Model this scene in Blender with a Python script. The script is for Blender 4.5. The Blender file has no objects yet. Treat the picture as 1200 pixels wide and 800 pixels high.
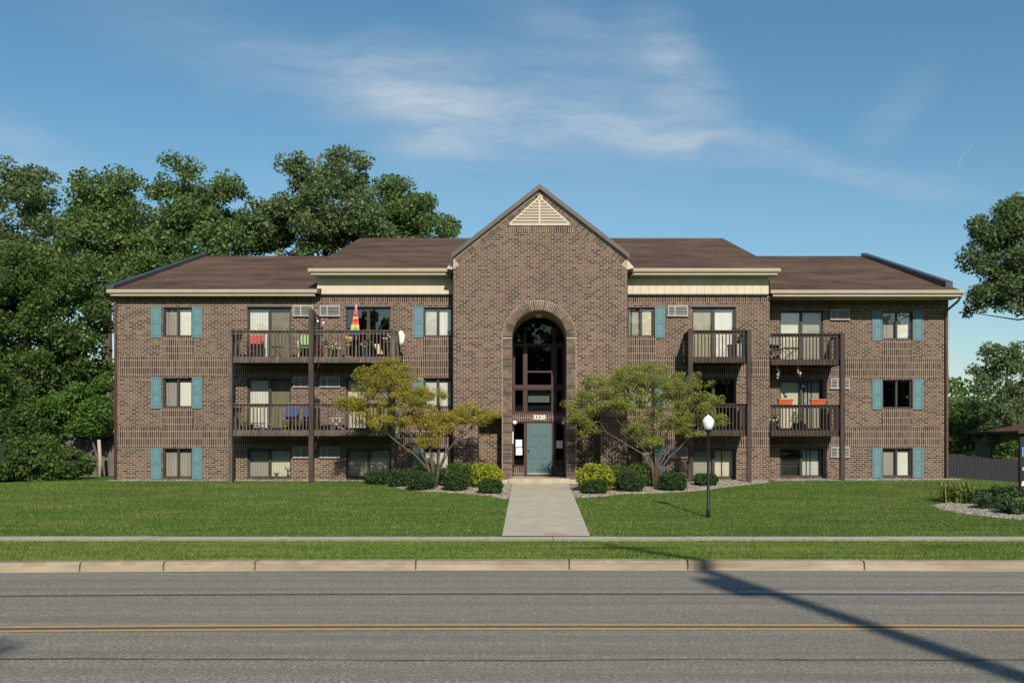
import bpy, math, random
import numpy as np
from mathutils import Vector

# ------------------------------------------------------------------ camera, light, exposure
sc = bpy.context.scene
F = 1130.0            # focal length in photo pixels (1200 wide)
CAMH = 1.9
cam_d = bpy.data.cameras.new('camera'); cam = bpy.data.objects.new('camera', cam_d)
sc.collection.objects.link(cam); sc.camera = cam
cam.location = (0, 0, CAMH); cam.rotation_euler = (math.radians(90), 0, 0)
cam_d.sensor_width = 36; cam_d.lens = F / 1200 * 36
cam_d.shift_x = (600 - 622) / 1200; cam_d.shift_y = 115 / 1200
cam_d.clip_start = .05; cam_d.clip_end = 3000

SUN_EL, SUN_AZ = 34.5, 12.5      # sun behind the camera, a little to the right
sun_d = bpy.data.lights.new('sun', 'SUN'); sun = bpy.data.objects.new('sun', sun_d)
sc.collection.objects.link(sun)
sun_d.energy = 4.5; sun_d.angle = math.radians(.8); sun_d.color = (1.0, .90, .76)
el, az = math.radians(SUN_EL), math.radians(SUN_AZ)
sdir = Vector((math.sin(az) * math.cos(el), -math.cos(az) * math.cos(el), math.sin(el)))
sun.rotation_euler = sdir.to_track_quat('Z', 'Y').to_euler()
sun.location = (10, -30, 40)

world = bpy.data.worlds.new('World'); sc.world = world; world.use_nodes = True
wt = world.node_tree; wt.nodes.clear()
def wn(t, **k):
    n = wt.nodes.new(t)
    for a, b in k.items(): setattr(n, a, b)
    return n
out = wn('ShaderNodeOutputWorld'); bg = wn('ShaderNodeBackground'); bg.inputs[1].default_value = .080
sky = wn('ShaderNodeTexSky', sky_type='NISHITA'); sky.sun_disc = False
sky.sun_elevation = el; sky.sun_rotation = math.radians(180 - SUN_AZ)
sky.air_density = 1.15; sky.dust_density = .6; sky.ozone_density = 3.2; sky.altitude = 200
wt.links.new(bg.outputs[0], out.inputs[0])
# cirrus: soft streaks laid out by compass bearing and height above the horizon
tc = wn('ShaderNodeTexCoord'); sep = wn('ShaderNodeSeparateXYZ'); wt.links.new(tc.outputs['Generated'], sep.inputs[0])
ymax = wn('ShaderNodeMath', operation='MAXIMUM'); wt.links.new(sep.outputs[1], ymax.inputs[0]); ymax.inputs[1].default_value = .02
du = wn('ShaderNodeMath', operation='DIVIDE'); wt.links.new(sep.outputs[0], du.inputs[0]); wt.links.new(ymax.outputs[0], du.inputs[1])
dv = wn('ShaderNodeMath', operation='DIVIDE'); wt.links.new(sep.outputs[2], dv.inputs[0]); wt.links.new(ymax.outputs[0], dv.inputs[1])
uv = wn('ShaderNodeCombineXYZ'); wt.links.new(du.outputs[0], uv.inputs[0]); wt.links.new(dv.outputs[0], uv.inputs[1])
nz = wn('ShaderNodeTexNoise'); nz.inputs['Scale'].default_value = 5; nz.inputs['Detail'].default_value = 6
wt.links.new(uv.outputs[0], nz.inputs['Vector'])
sub = wn('ShaderNodeVectorMath', operation='SUBTRACT'); wt.links.new(nz.outputs['Color'], sub.inputs[0]); sub.inputs[1].default_value = (.5, .5, .5)
scl = wn('ShaderNodeVectorMath', operation='SCALE'); wt.links.new(sub.outputs[0], scl.inputs[0]); scl.inputs['Scale'].default_value = .085
wuv = wn('ShaderNodeVectorMath', operation='ADD'); wt.links.new(uv.outputs[0], wuv.inputs[0]); wt.links.new(scl.outputs[0], wuv.inputs[1])
total = None
def blob(px, py, ang, rx, ry, amp):
    global total
    mp = wn('ShaderNodeMapping', vector_type='TEXTURE')
    mp.inputs['Location'].default_value = ((px - 622) / F, (515 - py) / F, 0)
    mp.inputs['Rotation'].default_value = (0, 0, math.radians(ang))
    mp.inputs['Scale'].default_value = (rx / F, ry / F, 1)
    wt.links.new(wuv.outputs[0], mp.inputs[0])
    s2 = wn('ShaderNodeSeparateXYZ'); wt.links.new(mp.outputs[0], s2.inputs[0])
    c2 = wn('ShaderNodeCombineXYZ'); wt.links.new(s2.outputs[0], c2.inputs[0]); wt.links.new(s2.outputs[1], c2.inputs[1])
    ln = wn('ShaderNodeVectorMath', operation='LENGTH'); wt.links.new(c2.outputs[0], ln.inputs[0])
    mr = wn('ShaderNodeMapRange', interpolation_type='SMOOTHERSTEP')
    mr.inputs['From Min'].default_value = 0; mr.inputs['From Max'].default_value = 1
    mr.inputs['To Min'].default_value = amp; mr.inputs['To Max'].default_value = 0
    wt.links.new(ln.outputs['Value'], mr.inputs['Value'])
    if total is None: total = mr.outputs[0]
    else:
        ad = wn('ShaderNodeMath', operation='ADD'); wt.links.new(total, ad.inputs[0]); wt.links.new(mr.outputs[0], ad.inputs[1]); total = ad.outputs[0]
blob(600, 125, -9, 380, 85, .42); blob(640, 140, -8, 260, 42, .25); blob(850, 170, -11, 280, 42, .36); blob(1060, 212, -10, 200, 30, .26)
blob(470, 105, -20, 240, 90, .34); blob(505, 172, 5, 110, 42, .36); blob(790, 75, -62, 140, 70, .34); blob(700, 60, -15, 240, 90, .26)
blob(1055, 125, 55, 110, 50, .15); blob(300, 70, -22, 360, 90, .18); blob(30, 185, -20, 150, 60, .3); blob(600, 225, -2, 620, 90, .12); blob(1147, 190, 58, 34, 1.6, .30)
rot = wn('ShaderNodeMapping', vector_type='POINT'); rot.inputs['Rotation'].default_value = (0, 0, math.radians(11)); rot.inputs['Scale'].default_value = (3.0, 15, 1)
wt.links.new(wuv.outputs[0], rot.inputs[0])
n2 = wn('ShaderNodeTexNoise'); n2.inputs['Scale'].default_value = 2.6; n2.inputs['Detail'].default_value = 8; n2.inputs['Roughness'].default_value = .62
wt.links.new(rot.outputs[0], n2.inputs['Vector'])
r2 = wn('ShaderNodeMapRange'); r2.inputs['From Min'].default_value = .32; r2.inputs['From Max'].default_value = .68; r2.inputs['To Min'].default_value = .3; r2.inputs['To Max'].default_value = 1.12
wt.links.new(n2.outputs[0], r2.inputs[0])
mu = wn('ShaderNodeMath', operation='MULTIPLY', use_clamp=True); wt.links.new(total, mu.inputs[0]); wt.links.new(r2.outputs[0], mu.inputs[1])
mx = wn('ShaderNodeMix', data_type='RGBA'); wt.links.new(mu.outputs[0], mx.inputs['Factor'])
hs = wn('ShaderNodeHueSaturation'); hs.inputs['Saturation'].default_value = 1.15; hs.inputs['Hue'].default_value = .486; hs.inputs['Value'].default_value = 1.1
wt.links.new(sky.outputs[0], hs.inputs['Color'])
wt.links.new(hs.outputs[0], mx.inputs[6]); mx.inputs[7].default_value = (5.6, 6.4, 7.2, 1)
wt.links.new(mx.outputs[2], bg.inputs[0])

vs = sc.view_settings; vs.view_transform = 'Standard'; vs.look = 'None'; vs.exposure = .26; vs.gamma = 1
vs.use_curve_mapping = False
sc.cycles.max_bounces = 8; sc.cycles.transparent_max_bounces = 16; sc.cycles.use_denoising = True
sc.cycles.caustics_reflective = False; sc.cycles.caustics_refractive = False

# ------------------------------------------------------------------ helpers
def fx(px, Y): return (px - 622) * Y / F
def fz(py, Y): return CAMH - (py - 515) * Y / F
WL = {}
def tag(o, label=None, cat=None, group=None, kind=None):
    if label: o['label'] = label
    if cat: o['category'] = cat
    if group: o['group'] = group
    if kind: o['kind'] = kind
    return o
def link(o, parent, loc):
    sc.collection.objects.link(o)
    WL[o.name] = Vector(loc)
    if parent is not None:
        o.parent = parent; o.location = Vector(loc) - WL[parent.name]
    else: o.location = loc
    return o
def empty(name, loc):
    return link(bpy.data.objects.new(name, None), None, loc)

class MB:
    def __init__(s): s.v = []; s.f = []; s.m = []; s.sm = []
    def face(s, pts, mi=0, smooth=False):
        b = len(s.v); s.v += [tuple(p) for p in pts]; s.f.append(tuple(range(b, b + len(pts)))); s.m.append(mi); s.sm.append(smooth)
    def box(s, x0, x1, y0, y1, z0, z1, mi=0):
        if x0 > x1: x0, x1 = x1, x0
        if y0 > y1: y0, y1 = y1, y0
        if z0 > z1: z0, z1 = z1, z0
        b = len(s.v)
        s.v += [(x0,y0,z0),(x1,y0,z0),(x1,y1,z0),(x0,y1,z0),(x0,y0,z1),(x1,y0,z1),(x1,y1,z1),(x0,y1,z1)]
        for q in ((3,2,1,0),(4,5,6,7),(0,1,5,4),(1,2,6,5),(2,3,7,6),(3,0,4,7)):
            s.f.append(tuple(b + i for i in q)); s.m.append(mi); s.sm.append(False)
        return s
    def obox(s, c, ax, ay, az_, mi=0):      # oriented box: centre and three half-axis vectors
        c = Vector(c); ax = Vector(ax); ay = Vector(ay); az_ = Vector(az_); b = len(s.v)
        for sz in (-1, 1):
            for sx, sy in ((-1,-1),(1,-1),(1,1),(-1,1)): s.v.append(tuple(c + ax*sx + ay*sy + az_*sz))
        for q in ((3,2,1,0),(4,5,6,7),(0,1,5,4),(1,2,6,5),(2,3,7,6),(3,0,4,7)):
            s.f.append(tuple(b + i for i in q)); s.m.append(mi); s.sm.append(False)
        return s
    def prism(s, poly, y0, y1, mi=0):       # polygon in XZ extruded along Y
        n = len(poly); b = len(s.v)
        s.v += [(x, y0, z) for x, z in poly] + [(x, y1, z) for x, z in poly]
        s.f.append(tuple(b + i for i in range(n))); s.m.append(mi); s.sm.append(False)
        s.f.append(tuple(b + n + i for i in reversed(range(n)))); s.m.append(mi); s.sm.append(False)
        for i in range(n):
            j = (i + 1) % n; s.f.append((b+i, b+n+i, b+n+j, b+j)); s.m.append(mi); s.sm.append(False)
        return s
    def tube(s, path, rad, n=8, mi=0, cap=True):
        path = [Vector(p) for p in path]
        if not hasattr(rad, '__len__'): rad = [rad] * len(path)
        b = len(s.v); ref = None
        for i, p in enumerate(path):
            d = (path[min(i+1, len(path)-1)] - path[max(i-1, 0)]).normalized()
            if ref is None: ref = Vector((1,0,0)) if abs(d.x) < .8 else Vector((0,1,0))
            u = (ref - d * ref.dot(d)).normalized(); w = d.cross(u); ref = u
            for k in range(n):
                a = 2*math.pi*k/n; s.v.append(tuple(p + (u*math.cos(a) + w*math.sin(a)) * rad[i]))
        for i in range(len(path) - 1):
            for k in range(n):
                k2 = (k+1) % n
                s.f.append((b+i*n+k, b+i*n+k2, b+(i+1)*n+k2, b+(i+1)*n+k)); s.m.append(mi); s.sm.append(True)
        if cap:
            s.f.append(tuple(b+k for k in reversed(range(n)))); s.m.append(mi); s.sm.append(False)
            e = b+(len(path)-1)*n; s.f.append(tuple(e+k for k in range(n))); s.m.append(mi); s.sm.append(False)
        return s
    def lathe(s, c, prof, n=20, mi=0):      # prof: (r, z) pairs
        b = len(s.v)
        for r, z in prof:
            for k in range(n):
                a = 2*math.pi*k/n; s.v.append((c[0] + r*math.cos(a), c[1] + r*math.sin(a), c[2] + z))
        for i in range(len(prof)-1):
            for k in range(n):
                k2 = (k+1) % n; s.f.append((b+i*n+k, b+i*n+k2, b+(i+1)*n+k2, b+(i+1)*n+k)); s.m.append(mi); s.sm.append(True)
        return s
    def ell(s, c, r, n=12, m=8, jitter=0, rnd=random, mi=0):
        b = len(s.v)
        for i in range(m + 1):
            t = math.pi*i/m
            for k in range(n):
                a = 2*math.pi*k/n; j = 1 + (rnd.random()-.5)*jitter
                s.v.append((c[0] + r[0]*math.sin(t)*math.cos(a)*j, c[1] + r[1]*math.sin(t)*math.sin(a)*j, c[2] + r[2]*math.cos(t)*j))
        for i in range(m):
            for k in range(n):
                k2 = (k+1) % n; s.f.append((b+i*n+k2, b+i*n+k, b+(i+1)*n+k, b+(i+1)*n+k2)); s.m.append(mi); s.sm.append(True)
        return s
    def build(s, name, mats, parent=None, bevel=0):
        V = np.array(s.v); c = Vector(((V[:,0].min()+V[:,0].max())/2, (V[:,1].min()+V[:,1].max())/2, V[:,2].min()))
        me = bpy.data.meshes.new(name); me.from_pydata([tuple(Vector(p) - c) for p in s.v], [], s.f)
        if not isinstance(mats, (list, tuple)): mats = [mats]
        for m in mats: me.materials.append(m)
        me.polygons.foreach_set('material_index', s.m); me.polygons.foreach_set('use_smooth', s.sm)
        me.update()
        o = link(bpy.data.objects.new(name, me), parent, c)
        if bevel:
            md = o.modifiers.new('bevel', 'BEVEL'); md.width = bevel; md.segments = 2; md.limit_method = 'ANGLE'
        return o

def quads(name, V, n, mats, parent=None, mi=None):
    """V: (n*4,3) array of separate quads -> one mesh object"""
    c = Vector(((V[:,0].min()+V[:,0].max())/2, (V[:,1].min()+V[:,1].max())/2, V[:,2].min()))
    V = V - np.array(c)
    k = V.shape[0] // n; me = bpy.data.meshes.new(name)
    me.vertices.add(V.shape[0]); me.vertices.foreach_set('co', V.astype(np.float32).ravel())
    me.loops.add(V.shape[0]); me.loops.foreach_set('vertex_index', np.arange(V.shape[0], dtype=np.int32))
    me.polygons.add(n); me.polygons.foreach_set('loop_start', np.arange(0, V.shape[0], k, dtype=np.int32))
    me.polygons.foreach_set('loop_total', np.full(n, k, dtype=np.int32))
    for m in (mats if isinstance(mats, (list, tuple)) else [mats]): me.materials.append(m)
    if mi is not None: me.polygons.foreach_set('material_index', mi)
    me.update(calc_edges=True); me.validate()
    return link(bpy.data.objects.new(name, me), parent, c)

# ------------------------------------------------------------------ materials
class NT:
    def __init__(s, name):
        s.mat = bpy.data.materials.new(name); s.mat.use_nodes = True; s.t = s.mat.node_tree
        s.b = s.t.nodes['Principled BSDF']; s.out = s.t.nodes['Material Output']
    def n(s, t, **k):
        x = s.t.nodes.new(t)
        for a, b in k.items():
            if a.startswith('i_'): x.inputs[a[2:].replace('_', ' ')].default_value = b
            else: setattr(x, a, b)
        return x
    def l(s, a, b): s.t.links.new(a, b)
    def ramp(s, fac, stops):
        r = s.n('ShaderNodeValToRGB'); e = r.color_ramp.elements
        while len(e) < len(stops): e.new(.5)
        for el_, (p, c) in zip(e, stops): el_.position = p; el_.color = (*c, 1)
        s.l(fac, r.inputs[0]); return r.outputs[0]
    def noise(s, scale, detail=4, rough=.55, vec=None, stretch=None):
        g = s.n('ShaderNodeNewGeometry'); v = vec or g.outputs['Position']
        if stretch:
            m = s.n('ShaderNodeMapping'); m.inputs['Scale'].default_value = stretch; s.l(v, m.inputs[0]); v = m.outputs[0]
        x = s.n('ShaderNodeTexNoise'); x.inputs['Scale'].default_value = scale; x.inputs['Detail'].default_value = detail; x.inputs['Roughness'].default_value = rough
        s.l(v, x.inputs['Vector']); return x.outputs[0]
    def mixc(s, f, a, b, mode='MIX'):
        x = s.n('ShaderNodeMix', data_type='RGBA', blend_type=mode)
        if isinstance(f, (int, float)): x.inputs['Factor'].default_value = f
        else: s.l(f, x.inputs['Factor'])
        for i, v in ((6, a), (7, b)):
            if isinstance(v, tuple): x.inputs[i].default_value = (*v, 1)
            else: s.l(v, x.inputs[i])
        return x.outputs[2]
    def bump(s, h, strength=.3, dist=.01):
        x = s.n('ShaderNodeBump'); x.inputs['Strength'].default_value = strength; x.inputs['Distance'].default_value = dist
        s.l(h, x.inputs['Height']); s.l(x.outputs[0], s.b.inputs['Normal'])
    def math(s, op, a, b=0.0, clamp=False):
        x = s.n('ShaderNodeMath', operation=op, use_clamp=clamp)
        for i, v in ((0, a), (1, b)):
            if isinstance(v, (int, float)): x.inputs[i].default_value = v
            else: s.l(v, x.inputs[i])
        return x.outputs[0]

def simple(name, c1, c2=None, scale=6, rough=.7, bump=0, stretch=None, metal=0, spec=.4, detail=5):
    m = NT(name); m.b.inputs['Roughness'].default_value = rough; m.b.inputs['Metallic'].default_value = metal
    m.b.inputs['Specular IOR Level'].default_value = spec
    c2 = c2 or tuple(x * .8 for x in c1)
    nn = m.noise(scale, detail, stretch=stretch)
    m.l(m.ramp(nn, [(.3, c2), (.7, c1)]), m.b.inputs['Base Color'])
    if bump: m.bump(nn, bump, .01)
    return m.mat

def brick_mat(name, soldier=False, width=.225, row=.0813, mortar=.011, offset=.5, tone=1.0):
    m = NT(name); g = m.n('ShaderNodeNewGeometry'); s = m.n('ShaderNodeSeparateXYZ'); m.l(g.outputs['Position'], s.inputs[0])
    h = m.math('ADD', s.outputs[0], s.outputs[1]); c = m.n('ShaderNodeCombineXYZ')
    if soldier: m.l(s.outputs[2], c.inputs[0]); m.l(h, c.inputs[1]); offset = 0
    else: m.l(h, c.inputs[0]); m.l(s.outputs[2], c.inputs[1])
    add = m.n('ShaderNodeVectorMath', operation='ADD'); m.l(c.outputs[0], add.inputs[0]); add.inputs[1].default_value = (50, 50, 0)
    b = m.n('ShaderNodeTexBrick', offset=offset); m.l(add.outputs[0], b.inputs['Vector'])
    b.inputs['Color1'].default_value = (0,0,0,1); b.inputs['Color2'].default_value = (1,1,1,1); b.inputs['Mortar'].default_value = (0,0,0,1)
    b.inputs['Scale'].default_value = 1; b.inputs['Brick Width'].default_value = width; b.inputs['Row Height'].default_value = row
    b.inputs['Mortar Size'].default_value = mortar; b.inputs['Mortar Smooth'].default_value = .15; b.inputs['Bias'].default_value = 0
    t = tone
    col = m.ramp(b.outputs['Color'], [(0, (.012*t,.010*t,.010*t)), (.2, (.030*t,.021*t,.017*t)), (.36, (.088*t,.055*t,.040*t)), (.6, (.128*t,.080*t,.057*t)), (.85, (.160*t,.104*t,.076*t)), (1, (.215*t,.122*t,.080*t))])
    big = m.noise(.45, 4); fine = m.noise(45, 3)
    col = m.mixc(m.math('MULTIPLY', fine, .35), col, (.05,.035,.028))
    col = m.mixc(m.ramp(big, [(.35, (.0,.0,.0)), (.72, (.30,.30,.30))]), col, (.085,.06,.05))
    stn = m.noise(1.0, 5, .65, stretch=(1.6, 1.6, .28)); col = m.mixc(m.ramp(stn, [(.46, (0,)*3), (.68, (.5,)*3)]), col, (.045,.034,.028))
    mort = m.mixc(big, (.37,.295,.23), (.29,.23,.18))
    col = m.mixc(b.outputs['Fac'], col, mort)
    m.l(col, m.b.inputs['Base Color']); m.b.inputs['Roughness'].default_value = .9; m.b.inputs['Specular IOR Level'].default_value = .2
    inv = m.math('SUBTRACT', 1.0, b.outputs['Fac']); hh = m.math('ADD', inv, m.math('MULTIPLY', fine, .4))
    m.bump(hh, .6, .008)
    return m.mat

def glass_mat(name, tint, refl=.10, rough=.01):
    m = NT(name); t = m.n('ShaderNodeBsdfTransparent'); t.inputs[0].default_value = (*tint, 1)
    gl = m.n('ShaderNodeBsdfGlossy'); gl.inputs['Roughness'].default_value = rough; gl.inputs[0].default_value = (1,1,1,1)
    lw = m.n('ShaderNodeLayerWeight'); lw.inputs[0].default_value = .25
    f = m.math('ADD', m.math('MULTIPLY', lw.outputs['Fresnel'], .9), refl, True)
    nn = m.noise(1.1, 2); bp = m.n('ShaderNodeBump'); bp.inputs['Strength'].default_value = .05; bp.inputs['Distance'].default_value = .02
    
    x = m.n('ShaderNodeMixShader'); m.l(f, x.inputs[0]); m.l(t.outputs[0], x.inputs[1]); m.l(gl.outputs[0], x.inputs[2])
    m.l(x.outputs[0], m.out.inputs[0]); return m.mat

def leaf_mat(name, a, b, c, trans=.30, rough=.55, big=.25):
    m = NT(name); g = m.n('ShaderNodeNewGeometry')
    col = m.ramp(g.outputs['Random Per Island'], [(0, a), (.5, b), (1, c)])
    nn = m.noise(big, 3); col = m.mixc(m.math('MULTIPLY', nn, .5), col, tuple(x * .55 for x in b))
    m.l(col, m.b.inputs['Base Color']); m.b.inputs['Roughness'].default_value = rough; m.b.inputs['Specular IOR Level'].default_value = .35
    tr = m.n('ShaderNodeBsdfTranslucent'); m.l(m.mixc(.5, col, tuple(min(1, x * 1.4) for x in c)), tr.inputs[0])
    x = m.n('ShaderNodeMixShader'); x.inputs[0].default_value = trans
    m.l(m.b.outputs[0], x.inputs[1]); m.l(tr.outputs[0], x.inputs[2]); m.l(x.outputs[0], m.out.inputs[0])
    return m.mat

M = {}
M['brick'] = brick_mat('brick_running', tone=.95)
M['brick_soldier'] = brick_mat('brick_soldier', True, width=.272, row=.0813, mortar=.0105, tone=.68)
M['brick_stack'] = brick_mat('brick_stack', False, width=.34, row=.0813, offset=0)
M['vouss'] = simple('brick_voussoir', (.16,.105,.083), (.05,.034,.028), 5, .9, detail=1)
M['mortar'] = simple('mortar', (.44,.365,.27), (.34,.28,.21), 8, .95)
M['siding'] = simple('cream_siding', (.58,.51,.385), (.52,.455,.34), 1.5, .6)
M['cream'] = simple('cream_trim', (.46,.40,.315), (.41,.355,.275), 3, .5)
M['brown'] = simple('brown_metal', (.075,.045,.036), (.06,.036,.03), 4, .5)
M['trimgrey'] = simple('grey_brown_metal_trim', (.095,.082,.078), (.075,.066,.063), 3, .45)
M['slate'] = simple('slate_blue_flashing', (.062,.066,.082), (.045,.048,.06), 3, .38)
M['stucco'] = simple('tan_stucco', (.40,.31,.19), (.34,.26,.16), 4, .9)
M['darkframe'] = simple('dark_bronze_frame', (.048,.040,.036), (.038,.032,.03), 6, .45)
M['redframe'] = simple('oxblood_frame', (.060,.027,.021), (.045,.021,.017), 6, .5)
M['teal'] = simple('dusty_teal_paint', (.105,.215,.245), (.085,.18,.21), 7, .6)
M['doorteal'] = simple('door_teal_paint', (.078,.145,.158), (.068,.13,.142), 7, .5)
M['blind'] = simple('white_blind', (.84,.82,.76), (.78,.76,.70), 2, .7)
M['blind_cream'] = simple('cream_blind', (.74,.70,.56), (.64,.61,.49), 2, .7)
M['blind_grey'] = simple('grey_blind', (.64,.64,.60), (.57,.57,.54), 2, .7)
M['blind_olive'] = simple('screened_olive_blind', (.42,.39,.28), (.36,.33,.235), 2, .75)
M['drape'] = simple('dark_drape', (.045,.045,.045), (.03,.03,.03), 2, .8)
M['room'] = simple('dim_room', (.10,.09,.08), (.07,.065,.06), 1, .9)
M['wood'] = simple('weathered_wood', (.15,.12,.10), (.055,.043,.036), 7, .85, .2, (1, 1, .25))
M['wood_dark'] = simple('stained_wood', (.070,.049,.041), (.034,.025,.021), 7, .8, .2, (1, 1, .25))
M['joist_shade'] = simple('deck_underside_shade', (.03,.024,.02), (.018,.014,.012), 4, .9)  # near-black: the shade under the decks is put into the wood colour
M['concrete'] = simple('concrete', (.44,.40,.33), (.36,.325,.265), 2.2, .9, .1, detail=8)
M['concrete_tan'] = simple('stoop_concrete', (.47,.415,.32), (.34,.30,.235), 3, .9, .1, detail=8)
M['black'] = simple('black_metal', (.018,.018,.02), (.014,.014,.015), 5, .45)
M['darkgrey'] = simple('dark_grey_plastic', (.05,.05,.055), None, 5, .5)
M['grey'] = simple('light_grey_metal', (.42,.42,.40), (.34,.34,.33), 5, .5)
M['white'] = simple('white_paint', (.78,.78,.76), (.72,.72,.70), 5, .5)
M['globe'] = simple('milk_glass', (.85,.86,.85), (.80,.81,.80), 3, .25)
M['red'] = simple('red_fabric', (.50,.06,.06), (.38,.045,.045), 5, .7)
M['lime'] = simple('lime_plastic', (.22,.45,.12), (.18,.38,.10), 5, .5)
M['blue'] = simple('blue_fabric', (.025,.05,.22), (.02,.04,.17), 5, .7)
M['orange'] = simple('orange_plastic', (.58,.12,.055), (.48,.095,.04), 5, .5)
M['tealpot'] = simple('teal_ceramic', (.04,.32,.28), None, 5, .4)
M['pink'] = simple('pink_fabric', (.62,.16,.22), None, 5, .7)
M['yellow'] = simple('yellow_fabric', (.66,.52,.12), None, 5, .7)
M['sky_blue'] = simple('light_blue_fabric', (.05,.25,.55), None, 5, .7)
M['tan'] = simple('tan_canvas', (.66,.50,.36), (.5,.36,.25), 5, .8)
M['terracotta'] = simple('terracotta', (.38,.13,.07), None, 5, .8)
M['glass'] = glass_mat('window_glass', (.95,.96,.95), .05)
M['glass_dark'] = glass_mat('screened_glass', (.84,.84,.82), .03)
M['glass_lobby'] = glass_mat('lobby_glass', (.62,.66,.66), .01)
M['bark'] = simple('bark', (.15,.12,.095), (.07,.055,.045), 6, .95, .5, (1, 1, .3))
M['bark_pale'] = simple('smooth_grey_bark', (.13,.105,.085), (.06,.048,.04), 6, .9, .3)
M['oldfence'] = simple('weathered_shaded_boards', (.17,.16,.14), (.085,.078,.07), 5, .9, .2, (3, 3, .3))  # weathered grey, darkened further so the shade is in the board colour
M['darkfence'] = simple('charcoal_fence_boards', (.024,.026,.034), (.013,.014,.019), 5, .8, .2, (3, 3, .3))
M['paper'] = simple('paper', (.80,.80,.84), (.74,.74,.78), 30, .8)
M['polewood'] = simple('pole_wood', (.10,.08,.06), None, 5, .9)

def shingles(name, a, b):
    m = NT(name); g = m.n('ShaderNodeNewGeometry'); s = m.n('ShaderNodeSeparateXYZ'); m.l(g.outputs['Position'], s.inputs[0])
    c = m.n('ShaderNodeCombineXYZ'); m.l(m.math('ADD', s.outputs[0], 60.0), c.inputs[0]); m.l(m.math('ADD', s.outputs[1], 60.0), c.inputs[1])
    br = m.n('ShaderNodeTexBrick', offset=.5); m.l(c.outputs[0], br.inputs[0])
    br.inputs['Color1'].default_value = (0,0,0,1); br.inputs['Color2'].default_value = (1,1,1,1); br.inputs['Mortar'].default_value = (0,0,0,1)
    br.inputs['Scale'].default_value = 1; br.inputs['Brick Width'].default_value = .31; br.inputs['Row Height'].default_value = .145; br.inputs['Mortar Size'].default_value = .012
    col = m.ramp(br.outputs[0], [(0, b), (1, a)])
    nb = m.noise(.55, 6, .65, stretch=(.6, 1.6, 1)); col = m.mixc(m.ramp(nb, [(.38, (0,0,0)), (.62, (.8,.8,.8))]), col, tuple(x * 1.5 for x in a))
    n3 = m.noise(60, 2); col = m.mixc(m.math('MULTIPLY', n3, .4), col, tuple(x * .5 for x in b))
    m.l(col, m.b.inputs['Base Color']); m.b.inputs['Roughness'].default_value = .95; m.b.inputs['Specular IOR Level'].default_value = .15
    m.bump(br.outputs[0], .5, .02); return m.mat
M['roof'] = shingles('brown_shingles', (.108,.069,.050), (.052,.034,.026))

def asphalt():
    m = NT('asphalt'); big = m.noise(.35, 5, .6, stretch=(.5, 1.1, 1)); fine = m.noise(30, 4, .85); mid = m.noise(5, 6, .75)
    col = m.ramp(fine, [(.37, (.050,.045,.036)), (.5, (.235,.218,.178)), (.63, (.52,.48,.385))])
    col = m.mixc(m.ramp(big, [(.38, (.0,)*3), (.65, (.40,)*3)]), col, (.29,.268,.215))
    col = m.mixc(m.ramp(mid, [(.42, (.38,)*3), (.62, (0,)*3)]), col, (.125,.122,.116))
    # long tyre-worn streaks along the road
    g = m.n('ShaderNodeNewGeometry'); st = m.noise(2.2, 3, .6, vec=g.outputs['Position'], stretch=(.03, 1.6, 1))
    col = m.mixc(m.ramp(st, [(.38, (.5,)*3), (.60, (0,)*3)]), col, (.125,.119,.105))
    m.l(col, m.b.inputs['Base Color']); m.b.inputs['Roughness'].default_value = .88; m.b.inputs['Specular IOR Level'].default_value = .3
    m.bump(fine, .9, .012); return m.mat
M['asphalt'] = asphalt()
def worn_paint(name, c, base, lo=.42, hi=.55):
    m = NT(name); nn = m.noise(9, 5, .7, stretch=(.7, 1.5, 1)); f = m.noise(80, 2)
    col = m.mixc(m.ramp(nn, [(lo-.12, (.65,)*3), (hi-.08, (.05,)*3)]), c, base); col = m.mixc(m.math('MULTIPLY', f, .3), col, base)
    m.l(col, m.b.inputs['Base Color']); m.b.inputs['Roughness'].default_value = .8; return m.mat
M['yellowline'] = worn_paint('worn_yellow_paint', (.55,.31,.075), (.20,.185,.15), .54, .72)
M['whiteline'] = worn_paint('worn_white_paint', (.45,.44,.42), (.2,.2,.19))
M['tar'] = worn_paint('crack_sealant', (.022,.022,.024), (.10,.10,.095), .5, .7)
def curbm():
    m = NT('curb_concrete'); nn = m.noise(1.6, 7, .65, stretch=(.5, 1, 3)); f = m.noise(30, 3)
    col = m.ramp(nn, [(.3, (.19,.155,.105)), (.5, (.30,.25,.175)), (.7, (.39,.335,.245))])
    g = m.n('ShaderNodeNewGeometry'); s = m.n('ShaderNodeSeparateXYZ'); m.l(g.outputs['Position'], s.inputs[0])
    rust = m.noise(3.0, 6, .7, stretch=(.8, 1, 1)); top = m.math('GREATER_THAN', s.outputs[2], .085)
    rm = m.math('MULTIPLY', m.ramp(rust, [(.45, (0,)*3), (.58, (.6,)*3)]), top)
    col = m.mixc(rm, col, (.23,.135,.085)); col = m.mixc(m.math('MULTIPLY', f, .3), col, (.2,.17,.13))
    m.l(col, m.b.inputs['Base Color']); m.b.inputs['Roughness'].default_value = .9; m.bump(f, .4, .01); return m.mat
M['curb'] = curbm()
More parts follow.
